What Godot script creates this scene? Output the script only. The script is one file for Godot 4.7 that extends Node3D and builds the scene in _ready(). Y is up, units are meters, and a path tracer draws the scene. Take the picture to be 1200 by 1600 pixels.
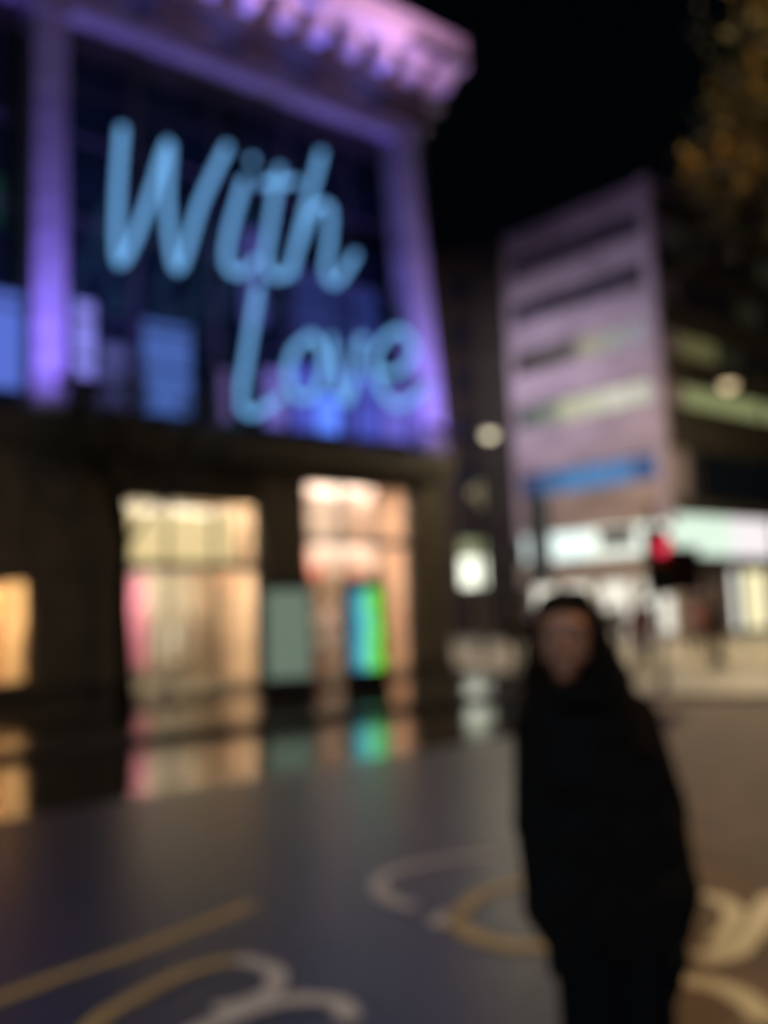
extends Node3D
# A night street: a department store with a neon sign, its wet forecourt, a person in black, shops beyond.
# The store's front runs along U; N points from it into the street. Positions along the front are (s, y, p).
const TURN := 0.66846                      # the store front's turn about y (38.3 degrees)
const FRONT := 17.6                        # from the camera's foot to the store front
const U := Vector3(0.78478, 0, -0.61978)
const N := Vector3(0.61978, 0, 0.78478)
const ROAD := -0.1                         # the road lies a kerb's height below the pavements
var M := {}
var boxes := {}
var rng := RandomNumberGenerator.new()
var taken := {}

func F(s: float, y: float, p: float) -> Vector3:
	return U * s + N * (p - FRONT) + Vector3(0, y, 0)

# ---------------------------------------------------------------- helpers
func numbered(called: String) -> String:
	var k: int = taken.get(called, -1) + 1
	taken[called] = k
	return called if k == 0 else "%s_%03d" % [called, k]

func tag(o: Node, label: String, category: String, group := "") -> void:
	o.set_meta("label", label)
	o.set_meta("category", category)
	if group != "": o.set_meta("group", group)

func thing(called: String, label: String, category: String, at := Vector3.ZERO, turn := 0.0, group := "") -> Node3D:
	var o := Node3D.new()
	o.name = numbered(called)
	add_child(o)
	o.position = at
	o.rotation.y = turn
	tag(o, label, category, group)
	return o

func part(called: String, mesh: Mesh, mat: Material, parent: Node, at := Vector3.ZERO, turn := 0.0) -> MeshInstance3D:
	var o := MeshInstance3D.new()
	o.name = numbered(called) if parent == self else called
	o.mesh = mesh
	o.material_override = mat
	parent.add_child(o, true)
	o.position = at
	o.rotation.y = turn
	return o

# a box with chamfered edges; meshes are shared between boxes of one size
func box_mesh(size: Vector3) -> Mesh:
	var key := "%.3f %.3f %.3f" % [size.x, size.y, size.z]
	if boxes.has(key): return boxes[key]
	var c: float = minf(0.012, minf(size.x, minf(size.y, size.z)) * 0.2)
	var h := size / 2
	var st := SurfaceTool.new()
	st.begin(Mesh.PRIMITIVE_TRIANGLES)
	st.set_smooth_group(-1)
	var pts := PackedVector3Array()
	# eight corners, three points each
	for ix in 2:
		for iy in 2:
			for iz in 2:
				var sg := Vector3(ix * 2 - 1, iy * 2 - 1, iz * 2 - 1)
				pts.append(sg * Vector3(h.x, h.y - c, h.z - c))
				pts.append(sg * Vector3(h.x - c, h.y, h.z - c))
				pts.append(sg * Vector3(h.x - c, h.y - c, h.z))
	var id := func(x: int, y: int, z: int, a: int) -> int: return (x * 4 + y * 2 + z) * 3 + a
	var poly := func(list: Array) -> void:
		var n: Vector3 = (pts[list[1]] - pts[list[0]]).cross(pts[list[2]] - pts[list[0]])
		var mid := Vector3.ZERO
		for q in list: mid += pts[q]
		if n.dot(mid) > 0: list.reverse()
		for q in range(1, list.size() - 1):
			st.add_vertex(pts[list[0]]); st.add_vertex(pts[list[q]]); st.add_vertex(pts[list[q + 1]])
	for d in 2:
		poly.call([id.call(d, 0, 0, 0), id.call(d, 1, 0, 0), id.call(d, 1, 1, 0), id.call(d, 0, 1, 0)])
		poly.call([id.call(0, d, 0, 1), id.call(1, d, 0, 1), id.call(1, d, 1, 1), id.call(0, d, 1, 1)])
		poly.call([id.call(0, 0, d, 2), id.call(1, 0, d, 2), id.call(1, 1, d, 2), id.call(0, 1, d, 2)])
		for e in 2:
			poly.call([id.call(0, d, e, 1), id.call(1, d, e, 1), id.call(1, d, e, 2), id.call(0, d, e, 2)])
			poly.call([id.call(d, 0, e, 0), id.call(d, 1, e, 0), id.call(d, 1, e, 2), id.call(d, 0, e, 2)])
			poly.call([id.call(d, e, 0, 0), id.call(d, e, 1, 0), id.call(d, e, 1, 1), id.call(d, e, 0, 1)])
			for g in 2:
				poly.call([id.call(d, e, g, 0), id.call(d, e, g, 1), id.call(d, e, g, 2)])
	st.generate_normals()
	var m := st.commit()
	boxes[key] = m
	return m

# a box from its lower to its upper corner, in the parent's frame
func bx(called: String, lo: Vector3, hi: Vector3, mat: Material, parent: Node) -> MeshInstance3D:
	return part(called, box_mesh(hi - lo), mat, parent, (lo + hi) / 2)

func add_tube(st: SurfaceTool, pts: Array, radii: Array, sides := 10, capped := true) -> void:
	var n := pts.size()
	var rings := []
	var prev := Vector3(0.137, 0.31, 0.94).normalized()
	for i in n:
		var t: Vector3 = (pts[mini(i + 1, n - 1)] - pts[maxi(i - 1, 0)]).normalized()
		var a := prev - t * prev.dot(t)
		if a.length() < 0.05: a = Vector3.UP.cross(t)
		if a.length() < 0.05: a = Vector3.RIGHT.cross(t)
		a = a.normalized()
		prev = a
		var b := t.cross(a)
		var ring := []
		for k in sides:
			var w := TAU * k / sides
			var d := a * cos(w) + b * sin(w)
			ring.append([pts[i] + d * radii[i], d])
		rings.append(ring)
	for i in n - 1:
		for k in sides:
			var k2 := (k + 1) % sides
			for v in [rings[i][k], rings[i + 1][k2], rings[i + 1][k], rings[i][k], rings[i][k2], rings[i + 1][k2]]:
				st.set_normal(v[1]); st.add_vertex(v[0])
	if capped:
		for e in [0, n - 1]:
			var t: Vector3 = (pts[1] - pts[0]).normalized() * -1.0 if e == 0 else (pts[n - 1] - pts[n - 2]).normalized()
			for k in sides:
				st.set_normal(t); st.add_vertex(pts[e] + t * radii[e] * 0.6)
				st.set_normal(rings[e][k][1]); st.add_vertex(rings[e][k][0])
				st.set_normal(rings[e][(k + 1) % sides][1]); st.add_vertex(rings[e][(k + 1) % sides][0])

func tube(pts: Array, radii: Array, sides := 10) -> Mesh:
	var st := SurfaceTool.new()
	st.begin(Mesh.PRIMITIVE_TRIANGLES)
	add_tube(st, pts, radii, sides)
	return st.commit()

func curve(pts: Array, per := 6) -> Array:
	var out := []
	for i in pts.size() - 1:
		var p0 = pts[maxi(i - 1, 0)]
		var p3 = pts[mini(i + 2, pts.size() - 1)]
		for k in per:
			out.append(pts[i].cubic_interpolate(pts[i + 1], p0, p3, float(k) / per))
	out.append(pts[-1])
	return out

func lathe(profile: Array, sides := 24) -> Mesh:
	var st := SurfaceTool.new()
	st.begin(Mesh.PRIMITIVE_TRIANGLES)
	for i in profile.size() - 1:
		for k in sides:
			var a := TAU * k / sides
			var b := TAU * (k + 1) / sides
			var p := func(q: Vector2, w: float) -> Vector3: return Vector3(q.x * cos(w), q.y, q.x * sin(w))
			for v in [p.call(profile[i], a), p.call(profile[i + 1], b), p.call(profile[i + 1], a), p.call(profile[i], a), p.call(profile[i], b), p.call(profile[i + 1], b)]:
				st.add_vertex(v)
	st.index()
	st.generate_normals()
	return st.commit()

# a flat sheet over a polygon of (x, z) points
func sheet(poly: PackedVector2Array, y: float) -> Mesh:
	var st := SurfaceTool.new()
	st.begin(Mesh.PRIMITIVE_TRIANGLES)
	for i in Geometry2D.triangulate_polygon(poly):
		st.set_normal(Vector3.UP)
		st.add_vertex(Vector3(poly[i].x, y, poly[i].y))
	return st.commit()

# a slab: a sheet with upright edges down to a depth
func slab(poly: PackedVector2Array, y: float, depth: float) -> Mesh:
	var st := SurfaceTool.new()
	st.begin(Mesh.PRIMITIVE_TRIANGLES)
	for i in Geometry2D.triangulate_polygon(poly):
		st.set_normal(Vector3.UP)
		st.add_vertex(Vector3(poly[i].x, y, poly[i].y))
	var out := -1.0 if Geometry2D.is_polygon_clockwise(poly) else 1.0
	for i in poly.size():
		var a := poly[i]
		var b := poly[(i + 1) % poly.size()]
		var d := (b - a).normalized()
		st.set_normal(Vector3(d.y, 0, -d.x) * out)
		var quad := [Vector3(a.x, y, a.y), Vector3(b.x, y, b.y), Vector3(b.x, y - depth, b.y), Vector3(a.x, y, a.y), Vector3(b.x, y - depth, b.y), Vector3(a.x, y - depth, a.y)]
		if (quad[1] - quad[0]).cross(quad[2] - quad[0]).dot(Vector3(d.y, 0, -d.x) * out) > 0: quad.reverse()
		for v in quad:
			st.add_vertex(v)
	return st.commit()

# a painted stroke on the ground, with slightly uneven width
func stroke(pts: Array, width: float, y: float) -> Mesh:
	var line := curve(pts, 8)
	var st := SurfaceTool.new()
	st.begin(Mesh.PRIMITIVE_TRIANGLES)
	st.set_normal(Vector3.UP)
	var l := []
	var r := []
	for i in line.size():
		var t: Vector2 = (line[mini(i + 1, line.size() - 1)] - line[maxi(i - 1, 0)]).normalized()
		var w := width * 0.5 * (1.0 + 0.06 * sin(i * 0.9))
		if i == 0 or i == line.size() - 1: w *= 0.55
		var q := Vector2(-t.y, t.x) * w
		l.append(Vector3(line[i].x + q.x, y, line[i].y + q.y))
		r.append(Vector3(line[i].x - q.x, y, line[i].y - q.y))
	for i in line.size() - 1:
		for v in [l[i], r[i + 1], l[i + 1], l[i], r[i], r[i + 1]]:
			st.set_normal(Vector3.UP); st.add_vertex(v)
	return st.commit()

# ---------------------------------------------------------------- bodies: smooth-joined capsules meshed as surface nets
# a bone is [from, to, radius, radius] and may end in "cut"
func blob(bones: Array, cell: float, k: float, squash := 1.0) -> Mesh:
	var lo := Vector3.ONE * 1e9
	var hi := Vector3.ONE * -1e9
	for b in bones:
		if b.size() > 4: continue
		var r: float = maxf(b[2], b[3]) + cell * 3
		for e in 2:
			lo = lo.min(b[e] - Vector3.ONE * r)
			hi = hi.max(b[e] + Vector3.ONE * r)
	var nx := int((hi.x - lo.x) / cell) + 2
	var ny := int((hi.y - lo.y) / cell) + 2
	var nz := int((hi.z - lo.z) / cell) + 2
	var f := PackedFloat32Array()
	f.resize(nx * ny * nz)
	f.fill(1.0)
	for b in bones:
		var a: Vector3 = b[0]
		var ab: Vector3 = b[1] - b[0]
		var ll := maxf(ab.length_squared(), 1e-8)
		var ra: float = b[2]
		var rb: float = b[3]
		var cut: bool = b.size() > 4
		var reach := Vector3.ONE * (maxf(ra, rb) + k + cell * 2.5)
		var i0: Vector3 = ((b[0].min(b[1]) - reach - lo) / cell).floor()
		var i1: Vector3 = ((b[0].max(b[1]) + reach - lo) / cell).ceil()
		for z in range(maxi(int(i0.z), 0), mini(int(i1.z) + 1, nz)):
			for y in range(maxi(int(i0.y), 0), mini(int(i1.y) + 1, ny)):
				for x in range(maxi(int(i0.x), 0), mini(int(i1.x) + 1, nx)):
					var p := lo + Vector3(x, y, z) * cell - a
					var t := clampf(p.dot(ab) / ll, 0.0, 1.0)
					var q := p - ab * t
					var d := q.length() - lerpf(ra, rb, t)
					var at := (z * ny + y) * nx + x
					var o := f[at]
					if cut:
						var h := clampf(0.5 - 0.5 * (o + d) / k, 0.0, 1.0)
						f[at] = lerpf(o, -d, h) + k * h * (1.0 - h)
					else:
						var h := clampf(0.5 + 0.5 * (o - d) / k, 0.0, 1.0)
						f[at] = lerpf(o, d, h) - k * h * (1.0 - h)
	var ids := PackedInt32Array()
	ids.resize(nx * ny * nz)
	ids.fill(-1)
	var verts := PackedVector3Array()
	var norms := PackedVector3Array()
	var off := [0, 1, nx, nx + 1, nx * ny, nx * ny + 1, nx * ny + nx, nx * ny + nx + 1]
	var edges := [[0, 1], [2, 3], [4, 5], [6, 7], [0, 2], [1, 3], [4, 6], [5, 7], [0, 4], [1, 5], [2, 6], [3, 7]]
	for z in nz - 1:
		for y in ny - 1:
			var row := (z * ny + y) * nx
			for x in nx - 1:
				var at := row + x
				var inside := 0
				for o in 8:
					if f[at + off[o]] < 0.0: inside += 1
				if inside == 0 or inside == 8: continue
				var sum := Vector3.ZERO
				var n := 0
				for e in edges:
					var da := f[at + off[e[0]]]
					var db := f[at + off[e[1]]]
					if (da < 0.0) == (db < 0.0): continue
					var t := da / (da - db)
					var ca := Vector3(e[0] & 1, (e[0] >> 1) & 1, e[0] >> 2)
					var cb := Vector3(e[1] & 1, (e[1] >> 1) & 1, e[1] >> 2)
					sum += ca.lerp(cb, t)
					n += 1
				ids[at] = verts.size()
				verts.append((lo + (Vector3(x, y, z) + sum / n) * cell) * Vector3(1, 1, squash))
				var g := Vector3(f[at + off[1]] + f[at + off[3]] + f[at + off[5]] + f[at + off[7]] - f[at] - f[at + off[2]] - f[at + off[4]] - f[at + off[6]],
					f[at + off[2]] + f[at + off[3]] + f[at + off[6]] + f[at + off[7]] - f[at] - f[at + off[1]] - f[at + off[4]] - f[at + off[5]],
					f[at + off[4]] + f[at + off[5]] + f[at + off[6]] + f[at + off[7]] - f[at] - f[at + off[1]] - f[at + off[2]] - f[at + off[3]])
				norms.append((g * Vector3(1, 1, 1.0 / squash)).normalized())
	var idx := PackedInt32Array()
	var step := [1, nx, nx * ny]
	for z in range(1, nz - 1):
		for y in range(1, ny - 1):
			for x in range(1, nx - 1):
				var at := (z * ny + y) * nx + x
				for ax in 3:
					var sa := f[at] < 0.0
					if sa == (f[at + step[ax]] < 0.0): continue
					var b1: int = step[(ax + 1) % 3]
					var b2: int = step[(ax + 2) % 3]
					var q := [ids[at], ids[at - b1], ids[at - b1 - b2], ids[at - b2]]
					if q.min() < 0: continue
					if sa: q.reverse()
					for w in [q[0], q[1], q[2], q[0], q[2], q[3]]: idx.append(w)
	var arr := []
	arr.resize(Mesh.ARRAY_MAX)
	arr[Mesh.ARRAY_VERTEX] = verts
	arr[Mesh.ARRAY_NORMAL] = norms
	arr[Mesh.ARRAY_INDEX] = idx
	var m := ArrayMesh.new()
	m.add_surface_from_arrays(Mesh.PRIMITIVE_TRIANGLES, arr)
	return m

func V(x: float, y: float, z: float) -> Vector3:
	return Vector3(x, y, z)

# ---------------------------------------------------------------- materials
func noise_texture(freq: float, seed_: int, low: Color, high: Color, octaves := 4, power := 1.0) -> ImageTexture:
	var n := FastNoiseLite.new()
	n.noise_type = FastNoiseLite.TYPE_SIMPLEX_SMOOTH
	n.frequency = freq
	n.seed = seed_
	n.fractal_octaves = octaves
	var im := n.get_seamless_image(256, 256)
	im.convert(Image.FORMAT_RGBA8)
	for y in 256:
		for x in 256:
			im.set_pixel(x, y, low.lerp(high, pow(im.get_pixel(x, y).r, power)))
	return ImageTexture.create_from_image(im)

func lin(r: float, g: float, b: float) -> Color:
	return Color(r, g, b).linear_to_srgb()

func mat(c: Color, rough := 0.7, metal := 0.0, tex: Texture2D = null, scale := 0.4, spec := 0.5) -> StandardMaterial3D:
	var m := StandardMaterial3D.new()
	m.albedo_color = c
	m.roughness = rough
	m.metallic = metal
	m.metallic_specular = spec
	if tex:
		m.albedo_texture = tex
		m.uv1_triplanar = true
		m.uv1_world_triplanar = true
		m.uv1_scale = Vector3.ONE * scale
	return m

func glow(c: Color, energy: float, base := Color(0.05, 0.05, 0.05)) -> StandardMaterial3D:
	var m := mat(base, 0.4)
	m.emission_enabled = true
	m.emission = c
	m.emission_energy_multiplier = energy
	return m

func glass(c: Color, alpha: float) -> StandardMaterial3D:
	var m := mat(c, 0.03)
	m.albedo_color.a = alpha
	m.transparency = BaseMaterial3D.TRANSPARENCY_ALPHA
	return m

func materials() -> void:
	var grain := noise_texture(0.02, 1, Color(0.72, 0.72, 0.72), Color(1, 1, 1))
	var coarse := noise_texture(0.012, 2, Color(0.7, 0.7, 0.7), Color(1, 1, 1), 6)
	var speck := noise_texture(0.22, 3, Color(0.6, 0.6, 0.6), Color(1, 1, 1), 3)
	var worn := noise_texture(0.06, 4, Color(0.62, 0.61, 0.6), Color(1, 1, 1), 5, 0.5)
	var wet := noise_texture(0.05, 5, Color(0.26, 0.26, 0.26), Color(0.5, 0.5, 0.5), 4)
	M.asphalt = mat(lin(0.03, 0.045, 0.07), 1.0, 0.0, speck, 1.1, 0.95)
	M.asphalt.roughness_texture = wet
	M.ground = mat(lin(0.05, 0.05, 0.052), 0.8, 0.0, coarse, 0.2)
	M.granite = mat(lin(0.035, 0.033, 0.03), 0.12, 0.0, speck, 0.8, 1.0)
	M.pavement = mat(lin(0.06, 0.055, 0.048), 0.1, 0.0, speck, 0.8, 1.0)
	M.kerb = mat(lin(0.1, 0.095, 0.088), 0.25, 0.0, speck, 1.2, 0.7)
	M.brown = mat(lin(0.21, 0.13, 0.07), 0.75, 0.0, coarse, 0.5)
	M.pale = mat(lin(0.5, 0.45, 0.33), 0.5, 0.0, coarse, 0.3)
	M.paint = mat(lin(0.7, 0.72, 0.74), 0.5, 0.0, worn, 2.0)
	M.yellow_paint = mat(lin(0.6, 0.47, 0.17), 0.5, 0.0, worn, 2.0)
	M.stone = mat(lin(0.13, 0.105, 0.075), 0.45, 0.0, coarse, 0.5)
	M.dark_stone = mat(lin(0.05, 0.045, 0.036), 0.5, 0.0, coarse, 0.5)
	M.frame = mat(lin(0.55, 0.53, 0.58), 0.5, 0.0, grain, 0.4)
	M.navy = mat(lin(0.01, 0.022, 0.032), 0.12)
	M.mullion = mat(lin(0.09, 0.09, 0.11), 0.4, 0.3)
	M.cornice = mat(lin(0.62, 0.58, 0.62), 0.6, 0.0, grain, 0.5)
	M.cream = mat(lin(0.74, 0.66, 0.54), 0.8, 0.0, grain, 0.4)
	M.store_floor = mat(lin(0.6, 0.5, 0.38), 0.25, 0.0, grain, 0.4)
	M.wood = mat(lin(0.42, 0.29, 0.18), 0.5, 0.0, grain, 0.6)
	M.peach = mat(lin(0.78, 0.5, 0.33), 0.7, 0.0, grain, 0.5)
	M.pink = mat(lin(0.6, 0.17, 0.28), 0.6, 0.0, grain, 0.6)
	M.red = mat(lin(0.6, 0.03, 0.025), 0.5, 0.0, grain, 0.6)
	M.white = mat(lin(0.75, 0.74, 0.7), 0.5, 0.0, grain, 0.6)
	M.black = mat(lin(0.012, 0.012, 0.013), 0.4)
	M.metal = mat(lin(0.1, 0.1, 0.105), 0.4, 0.5)
	M.pane = glass(Color(0.9, 0.95, 0.95), 0.08)
	M.lilac = mat(lin(0.5, 0.43, 0.54), 0.75, 0.0, coarse, 0.15)
	M.tan = mat(lin(0.5, 0.4, 0.35), 0.75, 0.0, coarse, 0.2)
	M.beige = mat(lin(0.6, 0.52, 0.45), 0.75, 0.0, coarse, 0.2)
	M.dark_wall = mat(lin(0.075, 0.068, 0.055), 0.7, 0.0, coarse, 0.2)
	M.brown_wall = mat(lin(0.075, 0.058, 0.055), 0.8, 0.0, coarse, 0.2)
	M.dim_glass = glow(Color(0.16, 0.16, 0.12), 0.6)
	M.dark_glass = mat(lin(0.03, 0.035, 0.06), 0.1)
	M.bark = mat(lin(0.09, 0.07, 0.05), 0.9, 0.0, worn, 1.2)
	M.skin = mat(lin(0.4, 0.17, 0.085), 0.55)
	M.lips = mat(lin(0.3, 0.09, 0.07), 0.5)
	M.eye_white = mat(lin(0.55, 0.52, 0.48), 0.2)
	M.eye = mat(lin(0.03, 0.02, 0.015), 0.1)
	M.hair = mat(lin(0.013, 0.009, 0.006), 0.75, 0.0, null, 1.0, 0.12)
	M.cloth = mat(lin(0.013, 0.0115, 0.01), 0.9, 0.0, speck, 3.0, 0.2)
	M.trousers = mat(lin(0.01, 0.01, 0.012), 0.95, 0.0, speck, 3.0, 0.2)

# ---------------------------------------------------------------- lights
# a lamp face that shines along dir: an area light just in front of it
func shine(parent: Node, at: Vector3, dir: Vector3, size: Vector2, c: Color, energy: float) -> void:
	var l := AreaLight3D.new()
	l.name = "light"
	l.area_size = size
	l.light_color = c
	l.light_energy = energy
	l.shadow_enabled = true
	l.area_range = 60.0
	parent.add_child(l, true)
	l.position = at
	var up := Vector3.FORWARD if absf(dir.normalized().y) > 0.9 else Vector3.UP
	l.basis = Basis.looking_at(dir, up)

func bulb(parent: Node, at: Vector3, c: Color, energy: float, size := 0.1) -> void:
	var l := OmniLight3D.new()
	l.name = "light"
	l.light_color = c
	l.light_energy = energy
	l.light_size = size
	l.omni_range = 60.0
	l.omni_attenuation = 2.0
	l.shadow_enabled = true
	parent.add_child(l, true)
	l.position = at

func street_lamp(at: Vector3, height: float, arm: Vector3, c: Color, energy: float, show: float, label: String) -> void:
	var t := thing("street_lamp", label, "street lamp", at, 0.0, "street lamps")
	var shaft := []
	var rad := []
	for k in 9:
		shaft.append(V(0, height * k / 8.0, 0))
		rad.append(lerpf(0.085, 0.05, k / 8.0))
	part("pole", tube(shaft, rad, 12), M.metal, t)
	part("base", lathe([Vector2(0.001, 0), Vector2(0.16, 0), Vector2(0.16, 0.06), Vector2(0.11, 0.5), Vector2(0.085, 0.9)], 16), M.metal, t)
	var tip := V(0, height, 0) + arm
	part("arm", tube(curve([V(0, height - 0.3, 0), V(0, height, 0) + arm * 0.3 + V(0, 0.12, 0), tip + V(0, 0.12, 0)], 5), [0.04, 0.04, 0.04, 0.04, 0.04, 0.035, 0.035, 0.035, 0.035, 0.035, 0.035], 8), M.metal, t)
	part("lamp_hood", lathe([Vector2(0.001, 0.16), Vector2(0.12, 0.15), Vector2(0.21, 0.08), Vector2(0.228, 0.0), Vector2(0.2, 0.0)], 20), M.metal, t, tip)
	part("lamp_globe", lathe([Vector2(0.001, -0.2), Vector2(0.12, -0.17), Vector2(0.2, -0.08), Vector2(0.23, 0.0), Vector2(0.18, 0.02), Vector2(0.001, 0.03)], 20), glow(c, show), t, tip)
	bulb(t, tip + V(0, -0.08, 0), c, energy, 0.08)

# ---------------------------------------------------------------- the scene
func _ready() -> void:
	rng.seed = 7
	view()
	materials()
	setting()
	store()
	neon()
	store_inside()
	street_things()
	far_buildings()
	trees()
	people()

func view() -> void:
	var cam := Camera3D.new()
	cam.name = "camera"
	add_child(cam)
	cam.position = V(0, 1.6, 0)
	cam.rotation_degrees = V(6.3, 0, -2.0)
	cam.fov = 59.49
	cam.near = 0.05
	cam.far = 600
	# the photograph is out of focus from front to back: the lens is set close
	var lens := CameraAttributesPhysical.new()
	lens.frustum_focal_length = 26.0
	lens.exposure_aperture = 2.3
	lens.frustum_focus_distance = 0.4
	lens.exposure_multiplier = 1.0
	cam.attributes = lens
	cam.fov = 59.49
	var w := WorldEnvironment.new()
	w.name = "environment"
	var e := Environment.new()
	e.background_mode = Environment.BG_SKY
	var sky := Sky.new()
	var sm := ProceduralSkyMaterial.new()
	sm.sky_top_color = Color(0.006, 0.01, 0.016)
	sm.sky_horizon_color = Color(0.012, 0.016, 0.026)
	sm.ground_bottom_color = Color(0.006, 0.008, 0.01)
	sm.ground_horizon_color = Color(0.012, 0.016, 0.026)
	sm.sun_angle_max = 1.0
	sky.sky_material = sm
	e.sky = sky
	e.background_energy_multiplier = 1.0
	e.tonemap_mode = Environment.TONE_MAPPER_LINEAR
	e.tonemap_exposure = 1.0
	e.sdfgi_enabled = true
	e.ssao_enabled = true
	e.ssil_enabled = true
	w.environment = e
	add_child(w)

func xz(v: Vector3) -> Vector2:
	return Vector2(v.x, v.z)

func flat(list: Array) -> PackedVector2Array:
	var out := PackedVector2Array()
	for q in list: out.append(xz(F(q.x, 0, q.y)))
	return out

func structure(o: Node) -> Node:
	o.set_meta("kind", "structure")
	return o

func setting() -> void:
	structure(part("ground", sheet(PackedVector2Array([Vector2(-250, -300), Vector2(250, -300), Vector2(250, 120), Vector2(-250, 120)]), ROAD - 0.02), M.ground, self))
	var road = structure(part("road", sheet(flat([Vector2(-40, 9.1), Vector2(60, 9.1), Vector2(60, 40), Vector2(-40, 40)]), ROAD), M.asphalt, self))
	structure(part("wet_roadway", sheet(flat([Vector2(-40, 5.5), Vector2(60, 5.5), Vector2(60, 9.1), Vector2(-40, 9.1)]), ROAD), M.granite, self))
	structure(part("pavement", slab(flat([Vector2(-40, 5.25), Vector2(-40, -6), Vector2(17.4, -6), Vector2(17.4, 5.25)]), 0.0, 0.12), M.pavement, self))
	structure(part("kerb", slab(flat([Vector2(-40, 5.55), Vector2(-40, 5.25), Vector2(17.4, 5.25), Vector2(17.4, 5.55)]), 0.004, 0.12), M.kerb, self))
	structure(part("brown_paving", sheet(PackedVector2Array([Vector2(0.75, -3.2), Vector2(1.6, -8.5), Vector2(3.6, -16.2), Vector2(24, -10), Vector2(24, 6), Vector2(0.6, 3)]), ROAD + 0.004), M.brown, self))
	structure(part("square", slab(PackedVector2Array([Vector2(3.4, -16.4), Vector2(3.0, -22), Vector2(-10, -60), Vector2(70, -60), Vector2(70, 4), Vector2(24, -9.4), Vector2(6.6, -15.2)]), 0.002, 0.12), M.pale, self))
	# lines and swirls painted on the road
	var line := [Vector2(-3.2, -2.4), Vector2(-1.83, -4.31), Vector2(-1.39, -4.81), Vector2(-0.84, -5.54)]
	part("marking", stroke(line, 0.1, ROAD + 0.004), M.yellow_paint, road)
	var swirls := [
		[M.yellow_paint, [Vector2(-1.34, -3.6), Vector2(-1.30, -4.02), Vector2(-1.20, -4.26), Vector2(-1.03, -4.53), Vector2(-0.81, -4.67)]],
		[M.paint, [Vector2(-0.81, -4.68), Vector2(-0.61, -4.52), Vector2(-0.58, -4.30), Vector2(-0.69, -4.15), Vector2(-0.82, -4.11)]],
		[M.paint, [Vector2(-0.88, -3.85), Vector2(-0.63, -4.10), Vector2(-0.44, -4.17), Vector2(-0.27, -4.12), Vector2(-0.22, -3.95)]],
		[M.paint, [Vector2(0.71, -6.42), Vector2(0.31, -6.31), Vector2(-0.04, -6.06), Vector2(-0.12, -5.79), Vector2(-0.04, -5.50), Vector2(0.10, -5.37)]],
		[M.yellow_paint, [Vector2(0.30, -5.16), Vector2(0.38, -5.34), Vector2(0.53, -5.59), Vector2(0.84, -5.81)]],
		[M.paint, [Vector2(0.20, -5.05), Vector2(0.24, -5.15), Vector2(0.31, -5.26)]],
		[M.yellow_paint, [Vector2(0.30, -5.10), Vector2(0.39, -4.87), Vector2(0.57, -4.72), Vector2(0.79, -4.70)]],
		[M.yellow_paint, [Vector2(1.73, -5.40), Vector2(1.84, -5.27), Vector2(1.79, -4.97), Vector2(1.58, -4.66)]],
		[M.yellow_paint, [Vector2(2.18, -5.35), Vector2(1.86, -4.90), Vector2(1.62, -4.57), Vector2(1.42, -4.47)]],
		[M.yellow_paint, [Vector2(1.13, -4.20), Vector2(1.33, -4.22), Vector2(1.46, -4.05), Vector2(1.47, -3.81)]]]
	var w := [0.09, 0.1, 0.11, 0.1, 0.1, 0.1, 0.12, 0.12, 0.15, 0.13]
	for k in swirls.size():
		part("marking", stroke(swirls[k][1], w[k], ROAD + (0.0075 if k != 2 else 0.0105)), swirls[k][0], road)

# ---------------------------------------------------------------- the department store
func window_frame(parent: Node, s0: float, s1: float, y0: float, y1: float, posts: Array, rails: Array, m: Material) -> void:
	var w := part("window", box_mesh(V(s1 - s0, y1 - y0, 0.02)), M.pane, parent, V((s0 + s1) / 2, (y0 + y1) / 2, -0.2))
	var c := V((s0 + s1) / 2, (y0 + y1) / 2, 0)
	for x in [s0 + 0.03, s1 - 0.03] + posts:
		bx("mullion", V(x - 0.04, y0, -0.05) - c, V(x + 0.04, y1, 0.05) - c, m, w)
	for y in [y0 + 0.03, y1 - 0.03] + rails:
		var half := 0.1 if rails.has(y) else 0.035
		bx("transom", V(s0, y - half, -0.06) - c, V(s1, y + half, 0.06) - c, m, w)

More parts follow.
